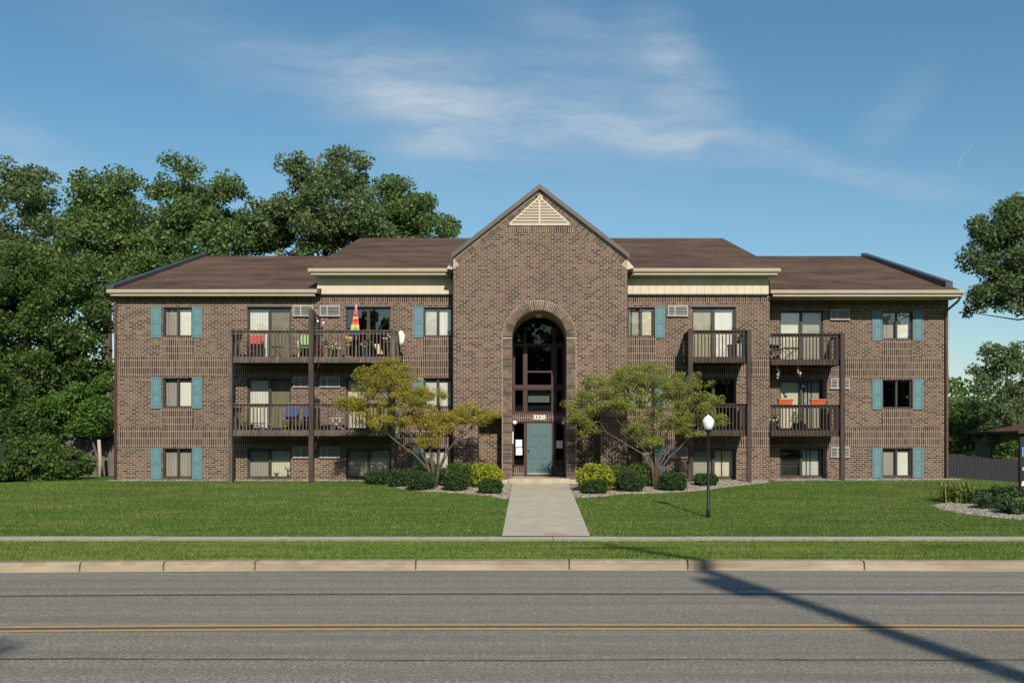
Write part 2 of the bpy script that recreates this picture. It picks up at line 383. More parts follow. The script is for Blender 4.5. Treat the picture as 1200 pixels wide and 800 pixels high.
def lawnm():
    m = NT('lawn_soil_and_grass'); nb = m.noise(.28, 6, .65, stretch=(.5, 1.4, 1)); nf = m.noise(9, 5, .75, stretch=(.8, 1.6, 1)); nm = m.noise(1.6, 5, .6, stretch=(.35, 2.2, 1))
    col = m.ramp(nf, [(.3, (.028,.055,.012)), (.5, (.065,.125,.024)), (.72, (.12,.20,.045))])
    col = m.mixc(m.ramp(nb, [(.4, (0,)*3), (.68, (.55,)*3)]), col, (.115,.15,.045))
    col = m.mixc(m.ramp(nm, [(.36, (.5,)*3), (.55, (0,)*3)]), col, (.035,.075,.014))
    m.l(col, m.b.inputs['Base Color']); m.b.inputs['Roughness'].default_value = .95; m.b.inputs['Specular IOR Level'].default_value = .1
    m.bump(nf, 1.0, .05); return m.mat
M['lawn'] = lawnm()
def gravelm():
    m = NT('river_gravel'); g = m.n('ShaderNodeNewGeometry'); v = m.n('ShaderNodeTexVoronoi'); v.inputs['Scale'].default_value = 16; m.l(g.outputs['Position'], v.inputs['Vector'])
    s = m.n('ShaderNodeSeparateColor'); m.l(v.outputs['Color'], s.inputs[0])
    col = m.ramp(s.outputs[0], [(0, (.20,.17,.13)), (.5, (.42,.37,.30)), (1, (.62,.57,.48))])
    col = m.mixc(m.ramp(v.outputs['Distance'], [(.35, (0,)*3), (.75, (.85,)*3)]), col, (.07,.06,.045))
    m.l(col, m.b.inputs['Base Color']); m.b.inputs['Roughness'].default_value = .9
    m.bump(m.math('SUBTRACT', 1.0, v.outputs['Distance']), .8, .04); return m.mat
M['gravel'] = gravelm()

M['leaf_far'] = leaf_mat('cottonwood_leaves', (0.0581, 0.1142, 0.0309), (0.1132, 0.1882, 0.0507), (0.2032, 0.2786, 0.0938), 0.36)
M['leaf_far2'] = leaf_mat('grey_green_leaves', (0.0629, 0.1073, 0.0383), (0.1188, 0.1771, 0.0637), (0.2097, 0.2683, 0.1168), 0.36)
M['leaf_mid'] = leaf_mat('maple_leaves', (0.0337, 0.075, 0.0162), (0.0714, 0.133, 0.0259), (0.1426, 0.2238, 0.0486), 0.36)
M['leaf_bright'] = leaf_mat('young_green_leaves', (0.044, 0.11, 0.0154), (0.0935, 0.198, 0.0308), (0.165, 0.297, 0.055), 0.38)
M['leaf_honey'] = leaf_mat('olive_gold_leaves', (0.1792, 0.1848, 0.0269), (0.3472, 0.3192, 0.0448), (0.5152, 0.4368, 0.0784), 0.4)
M['leaf_crab'] = leaf_mat('light_green_leaves', (0.143, 0.1885, 0.0338), (0.26, 0.312, 0.0585), (0.416, 0.442, 0.1105), 0.4)
M['leaf_box'] = leaf_mat('boxwood_leaves', (0.0169, 0.0423, 0.012), (0.0338, 0.0748, 0.018), (0.0709, 0.13, 0.033), 0.15)
M['leaf_gold'] = leaf_mat('golden_cypress_leaves', (0.1716, 0.2125, 0.0132), (0.3089, 0.3643, 0.022), (0.429, 0.4756, 0.044), 0.35)
M['leaf_spirea'] = leaf_mat('mid_green_leaves', (.035,.07,.012), (.075,.135,.02), (.14,.20,.035), .3)
M['leaf_juniper'] = leaf_mat('juniper_needles', (0.0196, 0.0476, 0.0168), (0.042, 0.084, 0.028), (0.0868, 0.14, 0.0504), 0.2)
M['leaf_blade'] = leaf_mat('daylily_blades', (.08,.12,.02), (.15,.20,.035), (.26,.30,.07), .3)
M['grass_plain'] = leaf_mat('grass_blades', (.045,.10,.014), (.09,.165,.026), (.17,.235,.055), .3, big=.5)
def grassm():
    m = NT('grass_blades'); g = m.n('ShaderNodeNewGeometry')
    col = m.ramp(g.outputs['Random Per Island'], [(0, (.098,.178,.024)), (.5, (.138,.225,.034)), (1, (.20,.28,.056))])
    a = m.noise(.42, 7, .7, stretch=(.6, 1.6, 1)); b = m.noise(1.5, 6, .7, stretch=(.22, 2.4, 1))
    col = m.mixc(m.ramp(a, [(.44, (0,)*3), (.60, (.8,)*3)]), col, (.26,.275,.075))
    col = m.mixc(m.ramp(b, [(.40, (.85,)*3), (.50, (0,)*3)]), col, (.045,.105,.014))
    m.l(col, m.b.inputs['Base Color']); m.b.inputs['Roughness'].default_value = .6; m.b.inputs['Specular IOR Level'].default_value = .3
    tr = m.n('ShaderNodeBsdfTranslucent'); m.l(col, tr.inputs[0]); x = m.n('ShaderNodeMixShader'); x.inputs[0].default_value = .3
    m.l(m.b.outputs[0], x.inputs[1]); m.l(tr.outputs[0], x.inputs[2]); m.l(x.outputs[0], m.out.inputs[0]); return m.mat
M['grass'] = grassm()
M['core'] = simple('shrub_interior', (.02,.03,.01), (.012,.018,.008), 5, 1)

# ------------------------------------------------------------------ ground
def bend(X):
    X = float(X); a = .0045 if X < 0 else .002
    return min(a * X * X, .7)
PROF = [(-400,.1),(5.20,.13),(5.40,.13),(5.45,-.08),(14.03,-.08),(14.10,.10),(14.22,.115),(20.86,-.302),(22.44,-.362),(36.6,.345),(45,.35),(60,.3),(90,0),(900,0)]
PY, PZ = zip(*PROF)
def wbend(Yp): return min(max((20 - Yp) / 4, 0), 1) if Yp > 0 else max(0, 1 + Yp / 5)
def smooth(t): t = min(max(t, 0), 1); return t*t*(3-2*t)
def side(X, Y):
    s = min(max((Y - 24) / 10, 0), 1)
    return s * (-.55 * smooth((X - 16.8) / 7) - .16 * smooth((-X - 16.5) / 6))
def gz(X, Y):
    Yp = Y + bend(X) * wbend(Y)
    return float(np.interp(Yp, PY, PZ)) + side(X, Y)
def G(px, py):                         # a spot on the front lawn
    Y = 3811.5 / (py - 515 + 56.16); X = fx(px, Y); return X, Y, gz(X, Y)

xs = sorted(set([-400,-200,-120,-80,-60,-45,-38] + list(np.arange(-32, 32.1, .8)) + [38,45,60,80,120,200,400]))
ysp = sorted(set([-400,-100,-40,-15,-5,-2,0,2,4] + [p for p, _ in PROF] + list(np.arange(14.9, 20.5, .7)) + list(np.arange(23.2, 36.3, .8)) + [38,40,42,44,46,48,50,52,54,57,65,75,110,150,250,400,600]))
mb = MB()
for Yp in ysp:
    for X in xs:
        Y = Yp - bend(X) * wbend(Yp)
        mb.v.append((X, Y, float(np.interp(Yp, PY, PZ)) + side(X, Y)))
nx = len(xs)
for j in range(len(ysp) - 1):
    for i in range(nx - 1):
        mb.f.append((j*nx+i, j*nx+i+1, (j+1)*nx+i+1, (j+1)*nx+i)); mb.m.append(0); mb.sm.append(True)
tag(mb.build('ground', M['lawn']), kind='structure')

def strip(mb, Ya, Yb, za, zb, X0=-80, X1=80, step=1.0, mi=0):
    n = int((X1 - X0) / step); b = None
    for i in range(n):
        a, c = X0 + i*(X1-X0)/n, X0 + (i+1)*(X1-X0)/n
        ba, bc = bend(a), bend(c)
        mb.face([(a, Ya-ba, za), (c, Yb*0+Ya-bc, za), (c, Yb-bc, zb), (a, Yb-ba, zb)], mi)
mb = MB(); strip(mb, 5.4, 14.06, 0, 0); tag(mb.build('road', M['asphalt']), kind='structure')
mb = MB(); strip(mb, 9.63, 9.74, .004, .004); strip(mb, 9.84, 9.95, .004, .004); tag(mb.build('yellow_centre_lines', M['yellowline']), kind='structure')
mb = MB(); strip(mb, 9.775, 9.815, .004, .004, -14, 20)
strip(mb, 11.85, 11.93, .004, .004, -40, 40)
tag(mb.build('sealed_pavement_crack', M['tar']), kind='structure')
rc = random.Random(77)
def crack(pts, w):
    mb = MB()
    for (a, b) in zip(pts[:-1], pts[1:]):
        d = Vector((b[0]-a[0], b[1]-a[1], 0)).normalized(); q = Vector((-d.y, d.x, 0))*w*rc.uniform(.6, 1.3)/2
        mb.face([(a[0]-q.x,a[1]-q.y,.006),(b[0]-q.x,b[1]-q.y,.006),(b[0]+q.x,b[1]+q.y,.006),(a[0]+q.x,a[1]+q.y,.006)])
    tag(mb.build('road_crack', M['tar']), kind='structure')
p = []; yy = 8.35
for i in range(60): yy += rc.uniform(-.02,.02); p.append((-9+i*.3, yy))
crack(p, .02)
mb = MB(); strip(mb, 12.02, 12.09, .004, .004, 2.6, 40); tag(mb.build('white_edge_line', M['whiteline']), kind='structure')
mb = MB(); strip(mb, 13.97, 14.05, .005, .006); tag(mb.build('gutter_edge', M['concrete']), kind='structure')
# curb stones with open joints
def curbs(Y0, Y1, joints):
    mb = MB()
    for a, b in zip(joints[:-1], joints[1:]):
        n = max(1, int((b - a) / 1.0)); a2, b2 = a + .012, b - .012
        for i in range(n):
            p, q = a2 + (b2-a2)*i/n, a2 + (b2-a2)*(i+1)/n; bp, bq = bend(p), bend(q)
            f = .022 if Y0 > 8 else -.022
            A = [(p, Y0-bp, -.05), (q, Y0-bq, -.05), (q, Y0+f-bq, .105), (p, Y0+f-bp, .105)]
            f2 = f*2.2
            B = [(p, Y0+f-bp, .105), (q, Y0+f-bq, .105), (q, Y0+f2-bq, .132), (p, Y0+f2-bp, .132)]
            C = [(p, Y0+f2-bp, .132), (q, Y0+f2-bq, .132), (q, Y1-bq, .137), (p, Y1-bp, .137)]
            D = [(p, Y1-bp, .137), (q, Y1-bq, .137), (q, Y1-bq, -.05), (p, Y1-bp, -.05)]
            for Q in (A, B, C, D): mb.face(Q)
            if i == 0: mb.face([A[0], A[3], B[3], C[3], D[3]])
            if i == n-1: mb.face([A[1], A[2], B[2], C[2], D[2]])
    return mb
jt = [-60,-45,-33,-24,-16.5,-12] + [fx(p, 14.05) for p in (100, 195, 300, 487, 667, 806, 1012)] + [8.4, 12, 18, 26, 36, 48, 60]
tag(curbs(14.05, 14.27, jt).build('curb', M['curb']), kind='structure')
tag(curbs(5.42, 5.22, [-60,-40,-24,-12,-6,0,6,12,24,40,60]).build('near_curb', M['curb']), kind='structure')
# sidewalk slabs
mb = MB(); x = -70.0
rnd = random.Random(5)
while x < 70:
    w = 1.5; dz = rnd.uniform(-.004, .004)
    z0, z1 = -.302 + .014 + dz, -.362 + .014 + dz
    pts = [(x+.006, 20.96, z0), (x+w-.006, 20.96, z0), (x+w-.006, 22.42, z1), (x+.006, 22.42, z1)]
    mb.face(pts); mb.face([(pts[0][0],20.96,z0-.15), (pts[1][0],20.96,z0-.15), pts[1], pts[0]]); mb.face([pts[2],(pts[2][0],22.42,z1-.15),(pts[3][0],22.42,z1-.15),pts[3]][::-1]); x += w
tag(mb.build('sidewalk', M['concrete']), kind='structure')
# entrance walk
mb = MB(); y = 22.44; WX0, WX1 = -.67, 1.38; ystops = [22.44, 24.1, 25.8, 27.5, 29.2, 30.9, 32.3, 33.7, 35.2]
for a, b in zip(ystops[:-1], ystops[1:]):
    z0, z1 = gz(0, a) + .028, gz(0, b) + .028
    mi = 1 if b > 31 else 0
    mb.face([(WX0, a+.012, z0), (WX1, a+.012, z0), (WX1, b-.012, z1), (WX0, b-.012, z1)], mi)
    mb.face([(WX0, a+.006, z0-.12), (WX0, a+.006, z0), (WX0, b-.006, z1), (WX0, b-.006, z1-.12)], mi)
    mb.face([(WX1, a+.006, z0-.12), (WX1, b-.006, z1-.12), (WX1, b-.006, z1), (WX1, a+.006, z0)], mi)
tag(mb.build('entrance_walk', [M['concrete'], M['concrete_tan']]), kind='structure')
# utility-locating spray mark
mk = NT('orange_spray_paint'); nn = mk.noise(14, 5, .7)
mk.l(mk.ramp(nn, [(.40, (.45,.40,.33)), (.55, (.80,.22,.06))]), mk.b.inputs['Base Color'])
mb = MB(); zz = lambda yy: gz(0, yy) + .033
for (xa, xb, ya, yb) in ((.30,.55,22.86,22.95),(.5,.80,22.74,22.86),(.32,.62,22.62,22.70),(.62,.82,22.64,22.76)):
    mb.face([(xa,ya,zz(ya)),(xb,ya-.02,zz(ya-.02)),(xb,yb,zz(yb)),(xa,yb,zz(yb))])
tag(mb.build('orange_paint_mark', mk.mat), kind='structure')

# gravel beds (drawn on the lawn plane)
def inpoly(x, y, P):
    c = False; n = len(P); j = n - 1
    for i in range(n):
        if (P[i][1] > y) != (P[j][1] > y) and x < (P[j][0]-P[i][0])*(y-P[i][1])/(P[j][1]-P[i][1])+P[i][0]: c = not c
        j = i
    return c
def bed(pts, lift=.03):
    import mathutils.geometry as mg
    P = pts; mb = MB()
    x0, x1 = min(p[0] for p in P), max(p[0] for p in P); y0, y1 = min(p[1] for p in P), max(p[1] for p in P)
    s = .1; nx_, ny_ = int((x1-x0)/s)+1, int((y1-y0)/s)+1; idx = {}
    def vid(i, j):
        if (i, j) not in idx:
            X, Y = x0+i*s, y0+j*s; idx[(i, j)] = len(mb.v)
            edge = not all(inpoly(X+a, Y+b, P) for a, b in ((.12,0),(-.12,0),(0,.12),(0,-.12)))
            mb.v.append((X, Y, gz(X, Y) + (.006 if edge else lift + rnd.uniform(-.008, .012))))
        return idx[(i, j)]
    for i in range(nx_):
        for j in range(ny_):
            if inpoly(x0+(i+.5)*s, y0+(j+.5)*s, P):
                mb.f.append((vid(i,j), vid(i+1,j), vid(i+1,j+1), vid(i,j+1))); mb.m.append(0); mb.sm.append(False)
    return mb
def gp(l): return [G(a, b)[:2] for a, b in l]
WALLY = 37.0
BEDS = []
lb = gp([(440,565.5),(452,568),(470,573),(500,576),(540,578),(575,581),(592,585)]) + [(-.69, 30.6), (-.69, 35.2), (-2.8, 35.75), (-2.8, 36.9), (-5.4, 36.9)]
rb = [(1.40, 35.2), (1.40, 30.7)] + gp([(690,583),(730,579),(780,577.5),(820,575),(850,571),(880,567.5),(902,565.5)]) + [(9.1, 36.9), (3.7, 36.9), (3.7, 35.7)]
f1 = [(-16.2, 36.45), (-5.5, 36.45), (-5.5, 36.95), (-16.2, 36.95)]
f2 = [(9.2, 36.4), (16.8, 37.2), (16.8, 38.05), (9.2, 38.05)]
f3 = gp([(1092,592),(1105,589),(1130,590),(1160,591),(1215,590)]) + gp([(1260,600),(1260,612),(1200,609),(1165,606),(1130,602),(1105,597)])
for nm, P in (('gravel_bed', lb), ('gravel_bed', rb), ('gravel_bed', f1), ('gravel_bed', f2), ('gravel_bed', f3)):
    BEDS.append(P); tag(bed(P).build(nm, M['gravel']), kind='structure')

# grass blades
def grass(name, x0, x1, y0, y1, dens, h, w, seed):
    r = np.random.default_rng(seed); n = int((x1-x0)*(y1-y0)*dens)
    X = r.uniform(x0, x1, n); Y = r.uniform(y0, y1, n)
    vis = np.abs(X) < Y * .60 + 1.5                 # nothing beyond what the street side can see
    X, Y = X[vis], Y[vis]; keep = np.ones(len(X), bool)
    keep &= ~((X > -.67) & (X < 1.38) & (Y > 22.3) & (Y < 35.4))
    keep &= ~((Y > 21.02) & (Y < 22.36))
    for P in BEDS:
        bx0, bx1 = min(p[0] for p in P), max(p[0] for p in P); by0, by1 = min(p[1] for p in P), max(p[1] for p in P)
        for k in np.where(keep & (X > bx0) & (X < bx1) & (Y > by0) & (Y < by1))[0]:
            if inpoly(X[k], Y[k], P): keep[k] = False
    X, Y = X[keep], Y[keep]; n = len(X)
    Z = np.array([gz(a, b) for a, b in zip(X, Y)]) - .005
    ybend = np.array([14.27 - bend(a) for a in X]); ok = Y > ybend + .01
    X, Y, Z = X[ok], Y[ok], Z[ok]; n = len(X)
    a = r.uniform(0, math.pi, n); hh = h * r.uniform(.5, 1.25, n); ww = w * r.uniform(.6, 1.3, n)
    hx, hy = np.cos(a)*ww, np.sin(a)*ww; lx, ly = r.normal(0, .45, n)*hh, r.normal(0, .45, n)*hh
    V = np.empty((n, 3, 3)); V[:,0] = np.stack([X-hx, Y-hy, Z], 1); V[:,1] = np.stack([X+hx, Y+hy, Z], 1); V[:,2] = np.stack([X+lx, Y+ly, Z+hh], 1)
    return tag(quads(name, V.reshape(-1, 3), n, M['grass']), 'short mown green grass covering the lawn and verge', 'grass', kind='stuff')
grass('verge_grass', -16, 16, 13.5, 21.02, 900, .05, .0065, 1)
grass('lawn_grass', -24, 24, 22.36, 36.5, 380, .05, .009, 2)

# ------------------------------------------------------------------ apartment building
bld = empty('apartment_building', (.3, 37, .33))
tag(bld, 'three storey brown brick apartment block with central gabled archway and teal shutters', 'building')
HEAD = (1.56, 4.26, 6.98)              # window heads per storey
DECK = (None, 2.26, 4.98)
ZB = .0

def wall_grid(mb, x0, x1, z0, z1, Y, openings, panels, reveal=.11):
    """openings: (xa,xb,za,zb); panels: (xa,xb,za,zb,mi)"""
    X = sorted(set([x0, x1] + [v for o in openings for v in o[:2]] + [v for o in panels for v in o[:2]])); X = [v for v in X if x0 <= v <= x1]
    Z = sorted(set([z0, z1] + [v for o in openings for v in o[2:4]] + [v for o in panels for v in o[2:4]])); Z = [v for v in Z if z0 <= v <= z1]
    for i in range(len(X)-1):
        for j in range(len(Z)-1):
            cx, cz = (X[i]+X[i+1])/2, (Z[j]+Z[j+1])/2
            if any(o[0] < cx < o[1] and o[2] < cz < o[3] for o in openings): continue
            mi = 0
            for p in panels:
                if p[0] < cx < p[1] and p[2] < cz < p[3]: mi = p[4]
            mb.face([(X[i],Y,Z[j]), (X[i+1],Y,Z[j]), (X[i+1],Y,Z[j+1]), (X[i],Y,Z[j+1])], mi)
    for a, b, c, d in openings:
        e = Y + reveal
        mb.face([(a,Y,c),(a,e,c),(a,e,d),(a,Y,d)]); mb.face([(b,Y,c),(b,Y,d),(b,e,d),(b,e,c)])
        mb.face([(a,Y,d),(a,e,d),(b,e,d),(b,Y,d)], 1); mb.face([(a,Y,c),(b,Y,c),(b,e,c),(a,e,c)], 1)

def blinds_v(x0, x1, Y, z0, z1, w=.1, gap=0.0, seed=0):
    mb = MB(); x = x0; r = random.Random(seed)
    while x < x1 - .02:
        a = r.uniform(.006, .016)
        mb.face([(x, Y+a, z0), (min(x+w*.985, x1), Y-a, z0), (min(x+w*.985, x1), Y-a, z1), (x, Y+a, z1)]); x += w + (gap if r.random() < .35 else 0)
    return mb
def blinds_h(x0, x1, Y, z0, z1):
    mb = MB(); mb.box(x0, x1, Y-.004, Y+.004, z0, z1); return mb
    z = z0; n = int((z1-z0)/.03)
    for i in range(n): mb.face([(x0, Y-.008, z0+i*.03), (x1, Y-.008, z0+i*.03), (x1, Y+.01, z0+i*.03+.029), (x0, Y+.01, z0+i*.03+.029)])
    return mb

def window(xa, xb, za, zb, Y, left=('blind_grey', 'v', True), right=('blind', 'v', False), name='window', mull=.055, seed=0, reveal=.07):
    """two sashes; each (blind material or None, kind, screened)"""
    f = .045; Yf = Y + reveal
    mb = MB()
    mb.box(xa, xb, Yf, Yf+.07, zb-f, zb); mb.box(xa, xb, Yf, Yf+.07, za, za+f)
    mb.box(xa, xa+f, Yf, Yf+.07, za+f, zb-f); mb.box(xb-f, xb, Yf, Yf+.07, za+f, zb-f)
    xm = (xa+xb)/2; mb.box(xm-mull/2, xm+mull/2, Yf+.002, Yf+.068, za+f, zb-f)
    w = mb.build(name, M['darkframe'], bld)
    for k, (a, b, st) in enumerate(((xa+f, xm-mull/2, left), (xm+mull/2, xb-f, right))):
        yy = Yf + (.02 if st[2] else .035)
        s = MB(); e = .022
        s.box(a, b, yy+.006, yy+.03, zb-f-e, zb-f-.001); s.box(a, b, yy+.006, yy+.03, za+f+.001, za+f+e)
        s.box(a+.001, a+e, yy+.006, yy+.03, za+f+e, zb-f-e); s.box(b-e, b-.001, yy+.006, yy+.03, za+f+e, zb-f-e)
        s.build('sash', M['darkframe'], w)
        p = MB(); p.box(a+e, b-e, yy+.012, yy+.018, za+f+e, zb-f-e); p.build('pane', M['glass_dark'] if st[2] else M['glass'], w)
        if st[0]:
            yb = Yf + .16; bb = blinds_h(a-.02, b+.02, yb, za+.05, zb) if st[1] == 'h' else blinds_v(a-.02, b+.02, yb, za+.03, zb, gap=.05 if st[1] == 'g' else 0, seed=seed*7+k)
            bb.build('blind', M[st[0]], w)
    # room behind the window
    r = MB(); y0, y1 = Yf+.071, Yf+2.5; X0, X1 = xa-.25, xb+.25; Z0, Z1 = za-.15, zb+.12
    r.face([(X0,y1,Z0),(X1,y1,Z0),(X1,y1,Z1),(X0,y1,Z1)]); r.face([(X0,y0,Z0),(X0,y1,Z0),(X0,y1,Z1),(X0,y0,Z1)]); r.face([(X1,y0,Z0),(X1,y0,Z1),(X1,y1,Z1),(X1,y1,Z0)])
    r.face([(X0,y0,Z1),(X0,y1,Z1),(X1,y1,Z1),(X1,y0,Z1)]); r.face([(X0,y0,Z0),(X1,y0,Z0),(X1,y1,Z0),(X0,y1,Z0)])
    r.build('room_behind', M['room'], w)
    # lintel shadow strip / sill
    return w

def shutter(xa, xb, za, zb, Y):
    mb = MB(); y0, y1 = Y-.035, Y-.003; f = .05; zm = za + (zb-za)*.47
    mb.box(xa, xa+f, y0, y1, za, zb); mb.box(xb-f, xb, y0, y1, za, zb)
    for z0, z1 in ((za, za+f*1.2), (zm-f*.6, zm+f*.6), (zb-f*1.2, zb)): mb.box(xa+f, xb-f, y0, y1, z0, z1)
    for z0, z1 in ((za+f*1.2, zm-f*.6), (zm+f*.6, zb-f*1.2)):
        mb.box(xa+f, xb-f, y1-.014, y1, z0, z1); mb.box(xa+f+.03, xb-f-.03, y0+.004, y1-.002, z0+.03, z1-.03)
    mb.build('shutter', M['teal'], bld, bevel=.004)

def air_con(xc, zt, Y, w=.74, h=.42):
    x0, x1 = xc-w/2, xc+w/2; mb = MB(); y0 = Y-.07; e = .03; zb = zt-h
    mb.box(x0, x1, y0, Y+.25, zt-e, zt); mb.box(x0-.02, x1+.02, y0-.02, Y+.25, zb, zb+e*1.3)
    mb.box(x0, x0+e, y0, Y+.25, zb+e*1.3, zt-e); mb.box(x1-e, x1, y0, Y+.25, zb+e*1.3, zt-e); mb.box(xc-w*.14-.018, xc-w*.14+.018, y0+.004, Y+.05, zb+e*1.3, zt-e)
    o = mb.build('air_conditioner', M['grey'], bld)
    g = MB(); n = 6; hh = (zt-zb-e*2.3)/n
    for i in range(n):
        z = zb+e*1.3+i*hh
        g.obox(((x0+x1)/2, y0+.03, z+hh/2), (w/2-e-.002, 0, 0), (0, .02, -.011), (0, .002, .007))
    g.build('grille', M['grey'], o)
    d = MB(); d.box(x0+e, x1-e, Y+.08, Y+.1, zb+e, zt-e); d.build('coil', M['darkgrey'], o)

brickset = [M['brick'], M['brick_soldier'], M['brick_stack'], M['stucco']]
YL, YR, YB = 37.0, 38.1, 35.7
def px_(a, Y): return fx(a, Y)
# ---- openings on the left wall
Lx = lambda p: fx(p, YL)
Rx = lambda p: fx(p, YR)
WH = 1.13
lw, panelsL, panelsR = [], [], []
for h in HEAD:
    lw.append((Lx(191), Lx(225), h-WH, h)); lw.append((Lx(496.5), Lx(530), h-WH, h))
for i, h in enumerate(HEAD):
    if i: lw.append((Lx(290), Lx(341), DECK[i]+.03, h)); lw.append((Lx(405), Lx(457.5), DECK[i]+.03, h))
    else: lw.append((Lx(290), Lx(341), h-1.13, h)); lw.append((Lx(405.5), Lx(458), h-1.13, h))
BAND = [(fz(y1, YL), fz(y0, YL)) for y0, y1 in ((417, 442), (500, 525))]   # soldier belt courses
SOLD_TOP = (7.16, 7.42)
EAVE_W = 7.42
def bands(x0, x1): return [(x0, x1, a, b, 1) for a, b in BAND] + [(x0, x1, SOLD_TOP[0], SOLD_TOP[1], 1)]
def under(x0, x1):
    return [(x0, x1, BAND[1-i][1], HEAD[i+1]-WH, 1) for i in (0, 1)]
pl = bands(Lx(139), Lx(531)) + under(Lx(189.5), Lx(226.5)) + under(Lx(495), Lx(531))
mb = MB(); wall_grid(mb, Lx(134), Lx(531.5), ZB, EAVE_W, YL, lw, pl)
XL = Lx(134)
mb.face([(XL,YL,ZB),(XL,YL,EAVE_W),(XL,57.5,EAVE_W),(XL,57.5,ZB)])
mb.build('wall', brickset, bld)
# ---- right-hand block wall
rw = []
for i, h in enumerate(HEAD):
    rw.append((Lx(735.7), Lx(767), h-WH, h))
    rw.append((Lx(811), Lx(862), (DECK[i]+.03 if i else h-1.13), h))
XBR = Lx(902)
pr = bands(Lx(735.5), XBR) + under(Lx(735.5), Lx(768.5))
mb = MB(); wall_grid(mb, Lx(735.3), XBR, ZB, EAVE_W, YL, rw, pr)
mb.face([(XBR,YL,ZB),(XBR,YR,ZB),(XBR,YR,EAVE_W+.6),(XBR,YL,EAVE_W+.6)])
mb.build('wall', brickset, bld)
# ---- right wing wall
ww_ = []
for i, h in enumerate(HEAD):
    ww_.append((Rx(1034), Rx(1069), h-WH, h))
    ww_.append((Rx(914), Rx(965), (DECK[i]+.03 if i else h-1.13), h))
XR = 16.5
pw = bands(XBR, XR-.28) + under(Rx(1033), Rx(1070))
mb = MB(); wall_grid(mb, XBR, XR, ZB, EAVE_W, YR, ww_, pw)
mb.face([(XR,YR,ZB),(XR,57.5,ZB),(XR,57.5,EAVE_W),(XR,YR,EAVE_W)])
mb.face([(XL,57.5,ZB),(XL,57.5,EAVE_W),(XR,57.5,EAVE_W),(XR,57.5,ZB)])
mb.build('wall', brickset, bld)
# gable-end triangles of the wings
mb = MB(); RY, RZ = 47.3, 10.9
mb.face([(XL,37,EAVE_W),(XL,57.5,EAVE_W),(XL,RY,RZ-.15)]); mb.build('gable_wall', brickset, bld); mb = MB(); mb.face([(XR,38.1,EAVE_W),(XR,57.5,EAVE_W),(XR,RY,RZ-.15)])
mb.build('gable_wall', brickset, bld)

# windows of each storey
seed = 1
LS = {('a',2):(('blind_grey','v',True),('blind','h',False)), ('a',1):(('blind_grey','v',True),('blind','h',False)), ('a',0):(('blind_grey','v',True),('blind_grey','v',True))}
for i, h in enumerate(HEAD):
    l, r = LS[('a', i)]
    window(Lx(191), Lx(225), h-WH, h, YL, l, r, seed=seed); seed += 1
    shutter(Lx(177), Lx(189), h-WH-.04, h+.03, YL); shutter(Lx(225.6), Lx(237), h-WH-.04, h+.03, YL)
    window(Lx(496.5), Lx(530), h-WH, h, YL, ('blind_grey','h',False), ('blind','v',False), seed=seed); seed += 1
    shutter(Lx(484.5), Lx(496), h-WH-.04, h+.03, YL)
    window(Lx(735.7), Lx(767), h-WH, h, YL, ('blind_grey','g',True), ('blind_cream','v',False), seed=seed); seed += 1
    shutter(Lx(767.6), Lx(779), h-WH-.04, h+.03, YL)
    if i == 1: window(Rx(1034), Rx(1069), h-WH, h, YR, ('blind_grey','none',True), (None,'v',False), seed=seed) if False else window(Rx(1034), Rx(1069), h-WH, h, YR, (None,'v',True), (None,'v',False), seed=seed)
    else: window(Rx(1034), Rx(1069), h-WH, h, YR, ('blind_grey','v',True), ('blind','v',False), seed=seed)
    seed += 1
    shutter(Rx(1022), Rx(1033.5), h-WH-.04, h+.03, YR); shutter(Rx(1069.8), Rx(1081), h-WH-.04, h+.03, YR)
D = {('l1',2):(('blind','v',False),('blind_olive','v',True)), ('l1',1):(('blind','v',False),('blind_olive','v',True)), ('l1',0):(('blind_grey','v',True),('blind_cream','v',False)),
     ('l2',2):((None,'v',False),(None,'v',False)), ('l2',1):(('blind_cream','v',False),('blind_grey','v',True)), ('l2',0):(('blind_grey','v',True),('blind_cream','v',False)),
     ('b',2):(('blind_cream','v',True),('blind','v',False)), ('b',1):((None,'v',True),(None,'v',False)), ('b',0):(('blind_grey','v',True),('blind_cream','g',False)),
     ('w',2):(('blind_cream','v',False),('blind_grey','v',True)), ('w',1):(('blind_cream','v',False),('blind_grey','g',True)), ('w',0):(('drape','v',True),('blind_grey','g',False))}
for i, h in enumerate(HEAD):
    za = DECK[i]+.03 if i else h-1.13; nm = 'sliding_door' if i else 'window'
    for key, a, b, Y in (('l1', Lx(290), Lx(341), YL), ('l2', Lx(405.2 if i else 405.5), Lx(457.5 if i else 458), YL), ('b', Lx(811), Lx(862), YL), ('w', Rx(914), Rx(965), YR)):
        l, r = D[(key, i)]
        w = window(a if key != 'l2' or i == 0 else Lx(405), b, za, h, Y, l, r, name=nm, mull=.075, seed=seed); seed += 1
        hd = MB(); hd.box(a-.03, b+.03, Y-.03, Y+.069, h+.002, h+.065); hd.build('head_flashing', M['trimgrey'], w)
# protruding sill bricks under the ground-floor openings
mb = MB()
for a, b, Y in ((191,225,YL),(290,341,YL),(405.5,458,YL),(496.5,530,YL),(735.7,767,YL),(811,862,YL),(1034,1069,YR),(914,965,YR)):
    A, B = fx(a, Y), fx(b, Y); n = int((B-A)/.083); s = (B-A)/n
    for k in range(n): mb.box(A+k*s+.006, A+(k+1)*s-.006, Y-.025, Y+.06, HEAD[0]-WH-.12, HEAD[0]-WH+.005 - (.002 if k % 2 else 0))
mb.build('brick_sill', M['vouss'], bld)
# air conditioner sleeves
for pc, Y in ((356, YL), (387, YL), (794, YL), (984, YR)):
    for i, h in enumerate(HEAD): air_con(fx(pc, Y), h+.06, Y, .76 if Y < 38 else .74)

